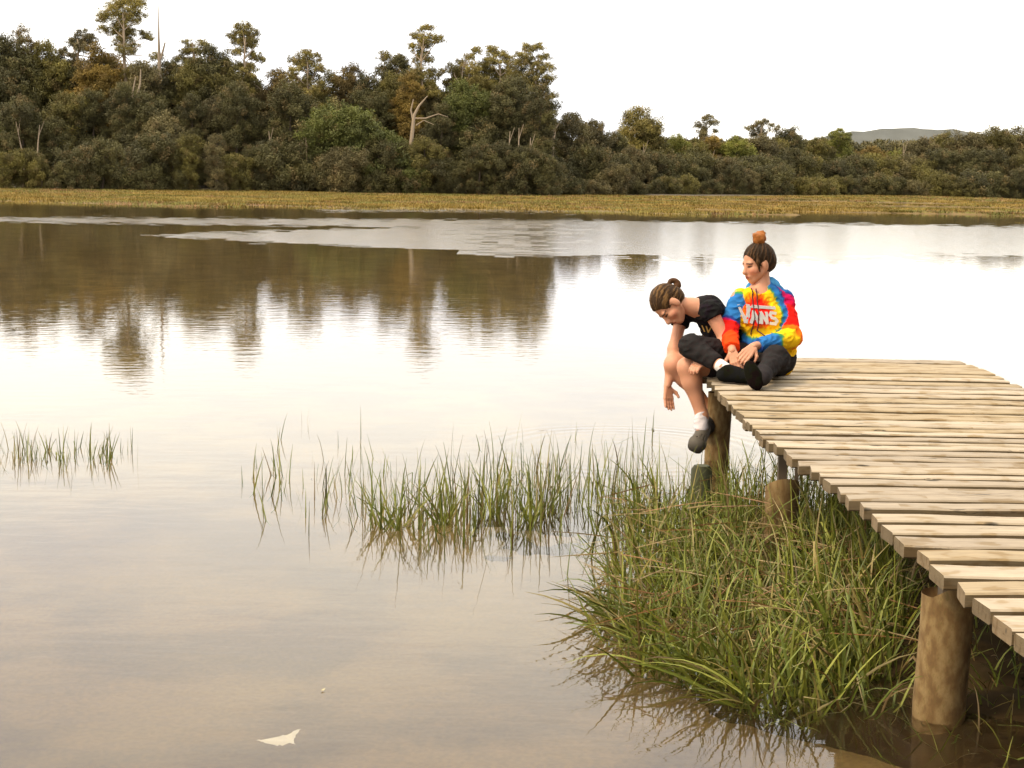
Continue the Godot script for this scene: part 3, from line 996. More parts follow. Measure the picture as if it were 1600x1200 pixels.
func build_reeds():
	M.blade = mat(1, 1, 1, 0.6, true)
	M.blade.backlight_enabled = true
	M.blade.backlight = Color(0.4, 0.4, 0.3)
	# thick grass on and round the mud bank by the jetty: foot places in pixels on the water
	var b := Blades.new()
	var poly := PackedVector2Array([Vector2(950, 985), Vector2(965, 1010), Vector2(1005, 1040), Vector2(1090, 1068), Vector2(1180, 1105), Vector2(1260, 1125), Vector2(1330, 1080), Vector2(1400, 1060), Vector2(1425, 960), Vector2(1370, 880), Vector2(1240, 860), Vector2(1080, 800), Vector2(1010, 770), Vector2(985, 800), Vector2(955, 880)])
	var made := 0
	while made < 2700:
		var p := Vector2(rng.randf_range(860, 1430), rng.randf_range(770, 1130))
		if not inside(poly, p) or noise.get_noise_2d(p.x * 0.9, p.y * 1.6) < -0.22:
			continue
		# further places are smaller: keep the count per square metre even
		if rng.randf() > pow(560.0 / (p.y - 268.0 + 100.0), 1.5):
			continue
		made += 1
		var w := on_plane(p.x, p.y, 0.0)
		var g := maxf(mound(w.x, -w.z), -0.12)
		var az := rng.randf() * TAU
		var lean := absf(rng.randfn(0.0, 0.48))
		var d := Vector3(cos(az) * lean - 0.05, 1, sin(az) * lean)
		var l := rng.randf_range(0.18, 0.52)
		if p.x > 1165.0 and p.x < 1262.0 and p.y < 935.0:
			l *= 0.45
		blade(b, Vector3(w.x, g - 0.03, w.z), d, rng.randf_range(0.05, 0.75), l, rng.randf_range(0.0026, 0.0074), blade_color(), 1.2 if rng.randf() < 0.3 else 0.0)
	# splayed blades that lean out over the open water on the left edge
	for k in 300:
		var t := rng.randf()
		var p := Vector2(950, 960).lerp(Vector2(1190, 1100), t) + Vector2(rng.randf_range(-12, 40), rng.randf_range(-40, 14))
		var w := on_plane(p.x, p.y, 0.0)
		var d := Vector3(rng.randf_range(-1.4, 0.4), rng.randf_range(0.5, 1.0), rng.randf_range(-0.2, 0.9))
		blade(b, w - Vector3(0, 0.05, 0), d, rng.randf_range(0.1, 0.7), rng.randf_range(0.2, 0.48), rng.randf_range(0.003, 0.0068), blade_color())
	commit_blades(b, "bank_grass", "thick green and straw grass on the mud bank beside the near pile")
	# fallen straw lying through it
	b = Blades.new()
	made = 0
	while made < 230:
		var p := Vector2(rng.randf_range(900, 1420), rng.randf_range(800, 1060))
		if not inside(poly, p):
			continue
		made += 1
		var w := on_plane(p.x, p.y, 0.0)
		var c := Color(0.27, 0.19, 0.08) if rng.randf() < 0.6 else Color(0.24, 0.12, 0.045)
		blade(b, w + Vector3(0, rng.randf_range(0.05, 0.24), 0), Vector3(rng.randfn(), rng.randf_range(-0.25, 0.25), rng.randfn() * 0.5), rng.randf_range(0.0, 0.2), rng.randf_range(0.15, 0.4), rng.randf_range(0.0014, 0.0034), c * rng.randf_range(0.7, 1.2))
	commit_blades(b, "fallen_straw", "dead straw lying tangled through the thick bank grass")
	# sparse stems under and behind the deck
	b = Blades.new()
	for k in 900:
		var p := Vector2(rng.randf_range(1130, 1440), rng.randf_range(770, 860))
		var w := on_plane(p.x, p.y, 0.0)
		if p.x > 1440.0:
			continue
		var az := rng.randf() * TAU
		var lean := absf(rng.randfn(0.0, 0.35))
		blade(b, w + Vector3(0, -0.06, 0), Vector3(cos(az) * lean, 1, sin(az) * lean), rng.randf_range(0.0, 0.6), rng.randf_range(0.2, 0.48), rng.randf_range(0.002, 0.0048), blade_color(), 1.3 if rng.randf() < 0.3 else 0.0)
	for k in 700:
		var p := Vector2(rng.randf_range(1290, 1600), rng.randf_range(900, 1120))
		if noise.get_noise_2d(p.x * 1.2, p.y * 1.8) < -0.08 or (p.x > 1405.0 and p.x < 1530.0 and p.y > 1040.0):
			continue
		var w := on_plane(p.x, p.y, 0.0)
		blade(b, w + Vector3(0, -0.06, 0), Vector3(rng.randfn() * 0.45, 1.0, rng.randfn() * 0.45), rng.randf_range(0.1, 0.9), rng.randf_range(0.14, 0.36), rng.randf_range(0.002, 0.005), blade_color(), 1.3 if rng.randf() < 0.4 else 0.0)
	for k in 55:
		var p := Vector2(rng.randf_range(1380, 1600), rng.randf_range(980, 1190))
		var w := on_plane(p.x, p.y, 0.0)
		blade(b, w + Vector3(0, -0.08, 0), Vector3(rng.randfn() * 0.5, 0.8, rng.randfn() * 0.5), rng.randf_range(0.1, 0.7), rng.randf_range(0.12, 0.28), rng.randf_range(0.002, 0.004), blade_color())
	commit_blades(b, "jetty_grass", "tangled thin grass growing under the jetty between its piles")
	# band of upright reeds in open water
	b = Blades.new()
	made = 0
	while made < 820:
		var p := Vector2(rng.randf_range(565, 1150), rng.randf_range(715, 900))
		var mid := 790.0 + 20.0 * sin(p.x * 0.012) + clampf((p.x - 780.0) * 0.07, 0.0, 40.0)
		var spread := 26.0 + clampf((p.x - 600.0) * 0.09, 0, 50)
		if absf(p.y - mid) > spread * absf(rng.randfn(0.0, 0.8)) + 4.0:
			continue
		if noise.get_noise_2d(p.x * 1.1, p.y * 2.2) < -0.05 or (p.x < 640.0 and rng.randf() < 0.5):
			continue
		made += 1
		reed(b, p, rng.randf_range(0.08, 0.33))
	for q in [[600, 822], [622, 822], [690, 812], [700, 815], [770, 800], [830, 812], [848, 800]]:
		for k in 26:
			var w := on_plane(q[0] + rng.randfn() * 5.0, q[1] + rng.randfn() * 4.0, 0.0)
			blade(b, w - Vector3(0, 0.05, 0), Vector3(rng.randfn() * 0.4, 1, rng.randfn() * 0.4), rng.randf_range(0, 0.3), rng.randf_range(0.15, 0.38), rng.randf_range(0.0025, 0.005), blade_color())
	commit_blades(b, "reed_band", "upright green reeds standing in open water left of the bank grass")
	# scattered single stems
	b = Blades.new()
	for q in [[383, 752], [396, 770], [411, 760], [433, 738], [447, 752], [472, 755], [486, 752], [520, 742], [536, 735], [540, 760], [545, 806], [556, 826], [572, 800], [578, 820], [590, 800], [505, 800], [512, 772], [640, 760], [655, 742], [752, 700], [770, 708], [430, 690], [478, 665], [560, 680], [528, 700], [601, 735], [618, 745], [900, 690], [935, 685], [980, 690], [1010, 690]]:
		for k in rng.randi_range(1, 3):
			reed(b, Vector2(q[0] + rng.randfn() * 4.0, q[1] + rng.randfn() * 5.0), rng.randf_range(0.08, 0.27))
	for k in 60:
		reed(b, Vector2(rng.randf_range(390, 620), 770 + rng.randfn() * 28.0), rng.randf_range(0.05, 0.2))
	commit_blades(b, "scattered_reeds", "few thin broken reed stems standing apart in open water")
	b = Blades.new()
	for k in 330:
		var p := Vector2(rng.randf_range(-40, 165) if k < 290 else rng.randf_range(160, 215), 712 + rng.randfn() * 10.0)
		if noise.get_noise_2d(p.x * 1.8, 50.0) < -0.12:
			continue
		reed(b, p, rng.randf_range(0.03, 0.19))
	commit_blades(b, "reed_patch", "small separate patch of low olive reeds far along the lake from the jetty")

func reed(b: Blades, p: Vector2, l: float):
	var w := on_plane(p.x, p.y, 0.0)
	var lean := absf(rng.randfn(0.0, 0.17))
	var az := rng.randf() * TAU
	blade(b, w - Vector3(0, 0.12, 0), Vector3(cos(az) * lean, 1, sin(az) * lean), rng.randf_range(0.0, 0.25), l + 0.12, rng.randf_range(0.0018, 0.0048), blade_color(), 1.6 if rng.randf() < 0.18 else 0.0)

func build_litter():
	# pale scrap on the lake bed, a few leaves
	var pts := [Vector2(0, 0.01), Vector2(0.035, 0.024), Vector2(0.07, 0.03), Vector2(0.10, 0.055), Vector2(0.128, 0.062), Vector2(0.115, 0.03), Vector2(0.128, 0.004), Vector2(0.09, 0.0), Vector2(0.04, 0.004)]
	var v := PackedVector3Array()
	var n := PackedVector3Array()
	var idx := PackedInt32Array()
	var fine := PackedVector2Array()
	for i in pts.size():
		for k in 5:
			fine.append(pts[i].lerp(pts[(i + 1) % pts.size()], k / 5.0) + Vector2(rng.randf_range(-0.003, 0.003), rng.randf_range(-0.0025, 0.0025)))
	for q in fine:
		v.append(Vector3(q.x, 0.012 * sin(q.x * 70.0 + q.y * 90.0), -q.y * 2.2))
		n.append(Vector3(rng.randf_range(-0.5, 0.5), 1, rng.randf_range(-0.5, 0.5)).normalized())
	for t in Geometry2D.triangulate_polygon(fine):
		idx.append(t)
	var p := on_plane(398, 1190, -0.09)
	var o := part("pale_leaf", mesh_of(v, n, idx), mat(0.52, 0.45, 0.31), self, p)
	tag(o, "torn pale scrap of bark lying just under the clear shallow water", "bark")
	for q in [[505, 1078, 0.012], [1020, 671, 0.03]]:
		var me := spray_leaf(q[2])
		var l := part("fallen_leaf", me, mat(0.5, 0.42, 0.22) if q[0] != 1020 else mat(0.05, 0.05, 0.03), self, on_plane(q[0], q[1], 0.004))
		l.rotation.y = rng.randf() * 3.0
		tag(l, "dark fallen leaf afloat by the dangling feet" if q[0] == 1020 else "tiny pale leaf afloat over the shallow sand", "leaf")

func spray_leaf(s: float) -> ArrayMesh:
	var v := PackedVector3Array([Vector3(-s, 0.002, 0), Vector3(-s * 0.2, 0, s * 0.4), Vector3(s, 0.004, 0), Vector3(-s * 0.2, 0, -s * 0.4)])
	var n := PackedVector3Array([Vector3.UP, Vector3.UP, Vector3.UP, Vector3.UP])
	return mesh_of(v, n, PackedInt32Array([0, 1, 2, 0, 2, 3]))

# ---------------------------------------------------------------- people
# solids: [0, a, b, ra, rb] tapered capsule; [1, centre, basis, radii] ellipsoid with its own axes
func solid_d(s: Array, p: Vector3) -> float:
	if s[0] == 0:
		var ba: Vector3 = s[2] - s[1]
		var pa: Vector3 = p - s[1]
		var h := clampf(pa.dot(ba) / maxf(ba.length_squared(), 1e-9), 0.0, 1.0)
		return (pa - ba * h).length() - lerpf(s[3], s[4], h)
	var q: Vector3 = (p - s[1]) * s[2]          # into the ellipsoid's axes
	var r: Vector3 = s[3]
	var l := (q / r).length()
	return (l - 1.0) * minf(r.x, minf(r.y, r.z)) if l > 0.5 else -minf(r.x, minf(r.y, r.z)) * 0.5

func crease(q: Vector3) -> float:
	return 0.7 - 1.6 * absf(folds.get_noise_3d(q.x * 9.0 + q.y * 6.0, q.y * 17.0 - q.x * 7.0, q.z * 10.0))

func field(solids: Array, k: float, p: Vector3, fold := 0.0) -> float:
	var s := 0.0
	for b in solids:
		s += exp(-clampf(solid_d(b, p) / k, -40.0, 40.0))
	return -k * log(maxf(s, 1e-12)) - (fold * crease(p) if fold > 0.0 else 0.0)

# surface nets of the smoothly joined solids, minus the carved ones; appended to the arrays of B
func nets(b: Blades, solids: Array, cell: float, k: float, color: Callable, carve := [], planes := [], fold := 0.0, relief = null):
	var lo := Vector3.ONE * 1e9
	var hi := -lo
	var pad := 3.2 * k + 2.0 * cell
	var boxes := []
	for s in solids:
		var l: Vector3
		var h: Vector3
		if s[0] == 0:
			var r := maxf(s[3], s[4])
			l = Vector3(minf(s[1].x, s[2].x), minf(s[1].y, s[2].y), minf(s[1].z, s[2].z)) - Vector3.ONE * r
			h = Vector3(maxf(s[1].x, s[2].x), maxf(s[1].y, s[2].y), maxf(s[1].z, s[2].z)) + Vector3.ONE * r
		else:
			var r := maxf(s[3].x, maxf(s[3].y, s[3].z))
			l = s[1] - Vector3.ONE * r
			h = s[1] + Vector3.ONE * r
		l -= Vector3.ONE * pad
		h += Vector3.ONE * pad
		boxes.append([l, h])
		lo = lo.min(l)
		hi = hi.max(h)
	var nx := int((hi.x - lo.x) / cell) + 2
	var ny := int((hi.y - lo.y) / cell) + 2
	var nz := int((hi.z - lo.z) / cell) + 2
	var f := PackedFloat32Array()
	f.resize(nx * ny * nz)
	for si in solids.size():
		var s: Array = solids[si]
		var l: Vector3 = (boxes[si][0] - lo) / cell
		var h: Vector3 = (boxes[si][1] - lo) / cell
		var caps: bool = s[0] == 0
		var a: Vector3 = s[1]
		var ba := Vector3.ZERO
		var inv := 0.0
		var ra := 0.0
		var dr := 0.0
		if caps:
			ba = s[2] - s[1]
			inv = 1.0 / maxf(ba.length_squared(), 1e-9)
			ra = s[3]
			dr = s[4] - s[3]
		for z in range(maxi(0, int(l.z)), mini(nz, int(h.z) + 2)):
			for y in range(maxi(0, int(l.y)), mini(ny, int(h.y) + 2)):
				var row := (z * ny + y) * nx
				for x in range(maxi(0, int(l.x)), mini(nx, int(h.x) + 2)):
					var p := lo + Vector3(x, y, z) * cell
					var d: float
					if caps:
						var pa := p - a
						var t := clampf(pa.dot(ba) * inv, 0.0, 1.0)
						d = (pa - ba * t).length() - ra - dr * t
					else:
						d = solid_d(s, p)
					if d < pad:
						f[row + x] += exp(-d / k)
	# sums to distances
	for i in f.size():
		var s := f[i]
		f[i] = -k * log(s) if s > 1e-9 else pad
		if fold > 0.0 and absf(f[i]) < 0.04:
			# creases of loose cloth
			var q := lo + Vector3(i % nx, (i / nx) % ny, i / (nx * ny)) * cell
			f[i] -= fold * crease(q)
		if relief != null and absf(f[i]) < 0.02:
			f[i] -= relief.call(lo + Vector3(i % nx, (i / nx) % ny, i / (nx * ny)) * cell)
	if carve.size() or planes.size():
		for z in nz:
			for y in ny:
				for x in nx:
					var i := (z * ny + y) * nx + x
					if f[i] < cell * 2.0:
						var p := lo + Vector3(x, y, z) * cell
						for c in carve:
							f[i] = maxf(f[i], -solid_d(c, p))
						for c in planes:      # [point, normal, reach]: cuts off what lies ahead of the plane near the point
							if p.distance_to(c[0]) < c[2]:
								f[i] = maxf(f[i], (p - c[0]).dot(c[1]))
	var at_cell := {}
	var sy := nx
	var sz := nx * ny
	var offs := [0, 1, sy, sy + 1, sz, sz + 1, sz + sy, sz + sy + 1]
	var corner := [Vector3(0, 0, 0), Vector3(1, 0, 0), Vector3(0, 1, 0), Vector3(1, 1, 0), Vector3(0, 0, 1), Vector3(1, 0, 1), Vector3(0, 1, 1), Vector3(1, 1, 1)]
	var edges := [[0, 1], [2, 3], [4, 5], [6, 7], [0, 2], [1, 3], [4, 6], [5, 7], [0, 4], [1, 5], [2, 6], [3, 7]]
	for z in nz - 1:
		for y in ny - 1:
			for x in nx - 1:
				var i := z * sz + y * sy + x
				if f[i] > cell * 3.5 or f[i] < -cell * 3.5:
					continue
				var first := f[i] < 0.0
				var mixed := false
				for o in 7:
					if (f[i + offs[o + 1]] < 0.0) != first:
						mixed = true
						break
				if not mixed:
					continue
				var sum := Vector3.ZERO
				var cnt := 0
				for e in edges:
					var f0 := f[i + offs[e[0]]]
					var f1 := f[i + offs[e[1]]]
					if (f0 < 0.0) != (f1 < 0.0):
						sum += corner[e[0]].lerp(corner[e[1]], f0 / (f0 - f1))
						cnt += 1
				var p := lo + (Vector3(x, y, z) + sum / cnt) * cell
				var g := Vector3(f[i + 1] + f[i + 1 + sy] + f[i + 1 + sz] + f[i + 1 + sy + sz] - f[i] - f[i + sy] - f[i + sz] - f[i + sy + sz],
					f[i + sy] + f[i + sy + 1] + f[i + sy + sz] + f[i + sy + sz + 1] - f[i] - f[i + 1] - f[i + sz] - f[i + sz + 1],
					f[i + sz] + f[i + sz + 1] + f[i + sz + sy] + f[i + sz + sy + 1] - f[i] - f[i + 1] - f[i + sy] - f[i + sy + 1])
				at_cell[i] = b.v.size()
				b.v.append(p)
				b.n.append(g.normalized())
				b.c.append(color.call(p))
	for i in at_cell:
		var ins: bool = f[i] < 0.0
		for ax in 3:
			var st: int = [1, sy, sz][ax]
			if (f[i + st] < 0.0) == ins:
				continue
			var u: int = [sy, sz, 1][ax]
			var w: int = [sz, 1, sy][ax]
			if at_cell.has(i - u) and at_cell.has(i - w) and at_cell.has(i - u - w):
				b.idx.append_array([at_cell[i], at_cell[i - u], at_cell[i - u - w], at_cell[i], at_cell[i - u - w], at_cell[i - w]])

func solid_part(called: String, b: Blades, m: Material, parent: Node) -> MeshInstance3D:
	var me := mesh_of(b.v, b.n, b.idx, b.c)
	var o := part(called, me, m, parent)
	o.position = -parent.position if parent.get_parent() == self else Vector3.ZERO
	return o

func cap(a: Vector3, b: Vector3, ra: float, rb: float) -> Array:
	return [0, a, b, ra, rb]

func chain(pts: Array, rad: Array) -> Array:
	var out := []
	for i in pts.size() - 1:
		out.append([0, pts[i], pts[i + 1], rad[i], rad[i + 1]])
	return out

# a hand: wrist, direction of the fingers, normal of the back of the hand, curl, side of the thumb (+1 or -1)
func hand(wrist: Vector3, dir: Vector3, back: Vector3, curl: float, thumb: float) -> Array:
	var d := dir.normalized()
	var n := (back - d * back.dot(d)).normalized()
	var s := d.cross(n).normalized() * thumb
	var out := []
	for k in 4:
		var o := s * (0.027 - 0.018 * k)
		out.append(cap(wrist + s * (0.012 - 0.008 * k), wrist + d * 0.078 + o, 0.0135, 0.0105))
		var l: float = [0.066, 0.074, 0.069, 0.054][k]
		var dd := d
		var p := wrist + d * 0.08 + o
		var spread := s * (0.10 - 0.07 * k)
		for j in 3:
			dd = (dd - n * curl * (0.5 + 0.25 * j) + spread * 0.3).normalized()
			var q: Vector3 = p + dd * l * [0.45, 0.31, 0.24][j]
			out.append(cap(p, q, 0.0088 - 0.0008 * j, 0.0080 - 0.0008 * j))
			p = q
	var t0 := wrist + d * 0.02 + s * 0.022
	var t1 := t0 + (d * 0.6 + s * 0.75 - n * 0.25).normalized() * 0.042
	var t2 := t1 + (d * 0.9 + s * 0.3 - n * 0.35).normalized() * 0.032
	out.append(cap(t0, t1, 0.0135, 0.0105))
	out.append(cap(t1, t2, 0.0100, 0.0080))
	return out

# head in its own frame: x to the person's left, y up, z forward
func head_solids(c: Vector3, fr: Basis, s: float) -> Array:
	var e := func(x, y, z, rx, ry, rz): return [1, c + fr * Vector3(x, y, z) * s, fr, Vector3(rx, ry, rz) * s]
	var k := func(x, y, z, x2, y2, z2, r1, r2): return [0, c + fr * Vector3(x, y, z) * s, c + fr * Vector3(x2, y2, z2) * s, r1 * s, r2 * s]
	var out := [e.call(0, .035, -.015, .073, .088, .095), e.call(0, -.03, .022, .058, .082, .066),
		k.call(0, -.094, .058, 0, -.094, .05, .021, .02),
		k.call(0, .004, .086, 0, -.03, .106, .006, .0105), k.call(0, -.036, .1, 0, -.04, .092, .010, .010),
		k.call(-.034, .02, .074, .034, .02, .074, .010, .010),
		k.call(-.013, -.062, .083, .013, -.062, .083, .0075, .0075), k.call(-.010, -.075, .081, .010, -.075, .081, .0075, .0075)]
	for q in [-1, 1]:
		out.append(k.call(q * .05, -.05, .0, q * .014, -.094, .056, .018, .016))
		out.append(k.call(q * .036, -.026, .058, q * .04, -.03, .05, .022, .022))
		out.append(e.call(q * .077, -.012, -.012, .010, .031, .019))
	return out

func skin_color(p: Vector3, c: Vector3, fr: Basis, s: float) -> Color:
	var q := (p - c) * fr / s
	var base := Color(0.55, 0.255, 0.15)
	if q.length() > 0.16:
		return base * (1.0 + 0.05 * noise.get_noise_3dv(p * 300.0))
	var ax := absf(q.x)
	if q.z > 0.06 and absf(q.y + 0.068) < 0.011 and ax < 0.019:
		return Color(0.44, 0.13, 0.10) if absf(q.y + 0.0685) > 0.0025 else Color(0.16, 0.045, 0.035)
	if q.z > 0.045 and pow((ax - 0.031) / 0.014, 2) + pow((q.y - 0.001) / 0.0055, 2) < 1.0:
		return Color(0.05, 0.03, 0.02)
	if q.z > 0.045 and absf(q.y - 0.021 + (ax - 0.03) * 0.1) < 0.0045 and ax > 0.012 and ax < 0.05:
		return Color(0.10, 0.05, 0.03)
	if q.z > 0.03 and pow((ax - 0.045) / 0.022, 2) + pow((q.y + 0.034) / 0.02, 2) < 1.0:
		return Color(0.57, 0.235, 0.14)
	return base

# strokes of letters in a frame: polylines in letter units, laid on the cloth by stepping down to its surface
func lettering(b: Blades, strokes: Array, origin: Vector3, u: Vector3, v: Vector3, n: Vector3, size: float, width: float, cloth: Array, k: float, col: Color):
	for s in strokes:
		for i in s.size() - 1:
			var a: Vector2 = s[i]
			var e: Vector2 = s[i + 1]
			var side := (e - a).orthogonal().normalized() * width * 0.5
			var dir := (e - a).normalized() * width * 0.28
			var m := 5
			var q := b.v.size()
			var missed := false
			for j in m + 1:
				for w in 3:
					var t := (a - dir).lerp(e + dir, j / float(m)) + side * (w - 1.0)
					var p := origin + (u * t.x + v * t.y) * size + n * 0.16
					for step in 40:
						var d := field(cloth, k, p, 0.009)
						if d < 0.0055:
							break
						p -= n * maxf(d * 0.8, 0.001)
					missed = missed or field(cloth, k, p, 0.009) > 0.01
					b.v.append(p)
					b.n.append(n)
					b.c.append(col)
			for j in (0 if missed else m):
				for w in 2:
					var o := q + j * 3 + w
					b.idx.append_array([o, o + 3, o + 1, o + 1, o + 3, o + 4])

# locks of hair combed towards the knot: the angle round the line from the face to the knot
func lock(p: Vector3, hc: Vector3, fr: Basis, knot: Vector3) -> float:
	var q := (p - hc) * fr
	var z := knot.normalized()
	var x := z.cross(Vector3(0, 0.3, 1)).normalized()
	var y := z.cross(x)
	var ang := atan2(q.dot(y), q.dot(x))
	return folds.get_noise_2d(ang * 7.0 + 0.4 * folds.get_noise_3dv(q * 40.0), q.dot(z) * 6.0) + 0.5 * folds.get_noise_2d(ang * 17.0, 30.0 + q.dot(z) * 9.0)

func frame(f: Vector3, up: Vector3) -> Basis:
	var z := f.normalized()
	var y := (up - z * up.dot(z)).normalized()
	return Basis(y.cross(z), y, z)

func plain(col: Color, vary := 0.12) -> Callable:
	return func(p: Vector3): return col * (1.0 + vary * noise.get_noise_3dv(p * 260.0))

func cloth_mat() -> StandardMaterial3D:
	var m := mat(1, 1, 1, 0.95, true)
	m.metallic_specular = 0.2
	var im := noise_image(0.02, 4, 41, 256)
	im.bump_map_to_normal_map(5.0)
	m.normal_enabled = true
	m.normal_texture = ImageTexture.create_from_image(im)
	m.normal_scale = 0.5
	m.uv1_triplanar = true
	m.uv1_scale = Vector3(5, 5, 5)
	return m

func hair_mat() -> StandardMaterial3D:
	var m := mat(1, 1, 1, 0.55, true)
	m.metallic_specular = 0.25
	var im := noise_image(0.06, 3, 43, 256)
	im.bump_map_to_normal_map(8.0)
	m.normal_enabled = true
	m.normal_texture = ImageTexture.create_from_image(im)
	m.normal_scale = 0.8
	m.uv1_triplanar = true
	m.uv1_scale = Vector3(3, 14, 6)
	return m

func build_hoodie_person():
	M.skin = mat(1, 1, 1, 0.55, true)
	M.skin.subsurf_scatter_enabled = true
	M.skin.subsurf_scatter_strength = 0.08
	M.cloth = cloth_mat()
	M.hair = hair_mat()
	var D := 9.95
	var seat := on_plane(1205, 581, DECK)
	var o := thing("person", seat, "person in a rainbow tie-dye hoodie sitting cross-legged on the jetty", "person")
	var pel := at(1202, 560, D)
	var low := at(1200, 535, D)
	var chest := at(1194, 498, D - 0.02)
	var upper := at(1191, 466, D)
	var neck := at(1189, 449, D)
	var hc := at(1183, 412, D - 0.03)
	var hf := frame(Vector3(-0.88, -0.24, 0.42), Vector3(-0.14, 1, 0.05))
	var hs := 0.97
	var shr := at(1155, 466, D - 0.02)
	var shl := at(1225, 468, D + 0.06)
	var elr := at(1138, 511, D - 0.08)
	var wrr := at(1144, 548, D - 0.36)
	var ell := at(1237, 528, D - 0.10)
	var wrl := at(1178, 541, D - 0.36)
	var hipr := at(1180, 563, D - 0.02)
	var knr := at(1080, 541, D - 0.26)
	var anr := at(1128, 573, D - 0.42)
	var hipl := at(1210, 565, D + 0.0)
	var knl := at(1212, 560, D - 0.42)
	var anl := at(1190, 588, D - 0.68)
	var side := (shl - shr).normalized()
	# continuous body
	var body := [cap(pel - side * 0.06, pel + side * 0.06, 0.09, 0.09), cap(low - side * 0.05, low + side * 0.05, 0.08, 0.08), cap(chest - side * 0.055, chest + side * 0.055, 0.082, 0.082), cap(upper - side * 0.07, upper + side * 0.07, 0.06, 0.06), cap(pel, chest, 0.09, 0.085), cap(chest, neck, 0.08, 0.05), cap(neck - Vector3(0, 0.01, 0), hc + hf * Vector3(0, -0.04, -0.03), 0.05, 0.045)]
	body += chain([upper, shr, elr, wrr], [0.05, 0.045, 0.036, 0.025])
	body += chain([upper, shl, ell, wrl], [0.05, 0.045, 0.036, 0.025])
	body += chain([hipr, knr, anr], [0.075, 0.052, 0.036])
	body += chain([hipl, knl, anl], [0.075, 0.052, 0.036])
	var b := Blades.new()
	var sc := func(p): return skin_color(p, hc, hf, hs)
	nets(b, body, 0.012, 0.014, sc)
	nets(b, head_solids(hc, hf, hs), 0.005, 0.0065, sc)
	nets(b, hand(wrr, at(1152, 572, D - 0.40) - wrr, Vector3(-0.2, 0.5, 0.8), 0.35, 1.0), 0.0042, 0.0032, sc)
	nets(b, hand(wrl, at(1158, 562, D - 0.44) - wrl, Vector3(0.1, 0.6, 0.75), 0.4, -1.0), 0.0042, 0.0032, sc)
	solid_part("body", b, M.skin, o)
	# hoodie
	var torso := [cap(low + Vector3(0, -0.05, 0) - side * 0.065, low + Vector3(0, -0.05, 0) + side * 0.065, 0.108, 0.108), cap(low - side * 0.065, low + side * 0.065, 0.104, 0.104), cap(chest - side * 0.06, chest + side * 0.06, 0.104, 0.104), cap(upper - side * 0.07, upper + side * 0.07, 0.072, 0.072), cap(pel + side * 0.05 + Vector3(0, 0.01, 0), chest, 0.10, 0.10), cap(upper, neck - Vector3(0, 0.012, 0), 0.08, 0.066)]
	var armr1 := cap(shr, elr, 0.056, 0.054)
	var armr2 := cap(elr, wrr.lerp(elr, 0.06), 0.054, 0.046)
	var arml1 := cap(shl, ell, 0.062, 0.055)
	var arml2 := cap(ell, wrl.lerp(ell, 0.06), 0.056, 0.042)
	var hem := cap(pel + side * 0.075 + Vector3(0, 0.03, -0.02), pel + side * 0.095 + Vector3(0, -0.045, 0.0), 0.075, 0.06)
	var hood := [cap(neck + side * 0.05 + Vector3(0, 0.025, -0.03), neck + side * 0.09 + Vector3(0, -0.01, -0.08), 0.046, 0.055), cap(neck - side * 0.04 + Vector3(0, -0.01, -0.06), neck + side * 0.07 + Vector3(0, -0.03, -0.1), 0.04, 0.06)]
	var all := torso + [armr1, armr2, arml1, arml2, hem] + hood
	var lc := at(1183, 490, D - 0.1)
	var nn := (side.cross(Vector3(0.04, 1, 0.0))).normalized()
	var vv := nn.cross(side).normalized()
	if nn.z < 0.0:
		nn = -nn
	if vv.y < 0.0:
		vv = -vv
	var RED := Color(0.72, 0.012, 0.01)
	var ORG := Color(0.85, 0.15, 0.008)
	var YEL := Color(0.86, 0.52, 0.012)
	var GRN := Color(0.06, 0.27, 0.06)
	var BLU := Color(0.03, 0.16, 0.42)
	var NVY := Color(0.02, 0.05, 0.22)
	var MAG := Color(0.55, 0.008, 0.09)
	var band := func(t: float, stops: Array) -> Color:
		var c: Color = stops[0][1]
		for i in range(1, stops.size()):
			c = c.lerp(stops[i][1], smoothstep(stops[i][0] - 0.035, stops[i][0] + 0.035, t))
		return c
	var dye := func(p: Vector3) -> Color:
		var best := 1e9
		var which := 0
		var gs := [armr1, armr2, arml1, arml2, hem, hood[0], hood[1]]
		for i in gs.size():
			var d := solid_d(gs[i], p)
			if d < best:
				best = d
				which = i + 1
		for t in torso:
			if solid_d(t, p) < best + 0.004:
				which = 0
				break
		var jag := 0.10 * noise.get_noise_3dv(p * 320.0)
		if which == 0:
			var q := p - lc
			var x := q.dot(side)
			var y := q.dot(vv)
			var ang := atan2(y, x)
			var r := sqrt(x * x + pow(y / (1.3 if y > 0.0 else 1.0), 2))
			r += 0.018 * noise.get_noise_2d(ang * 90.0, r * 60.0) + 0.010 * noise.get_noise_2d(ang * 260.0, 9.0)
			if q.dot(nn) < -0.12:
				return BLU.lerp(YEL, smoothstep(-0.1, 0.1, noise.get_noise_3dv(p * 110.0)))
			return band.call(r / 0.2, [[0, RED], [0.36, ORG], [0.46, YEL], [0.70, GRN], [0.76, BLU], [0.95, NVY], [1.02, MAG], [1.2, YEL]])
		if which >= 6:
			return BLU.lerp(Color(0.10, 0.36, 0.60), 0.5 + jag * 4.0)
		if which == 5:
			return YEL.lerp(ORG, smoothstep(0.05, 0.3, jag * 5.0))
		var s: Array = gs[which - 1]
		var ba: Vector3 = s[2] - s[1]
		var t: float = (p - s[1]).dot(ba) / ba.length_squared() + jag
		match which:
			1:
				return band.call(t, [[0, YEL], [-0.1, GRN], [0.0, BLU], [0.75, NVY], [0.86, MAG], [0.93, RED]])
			2:
				return band.call(t, [[0, RED], [0.45, Color(0.85, 0.06, 0.01)]])
			3:
				return band.call(t, [[0, BLU], [-0.02, NVY], [0.05, MAG], [0.22, RED], [0.8, ORG], [1.12, YEL]])
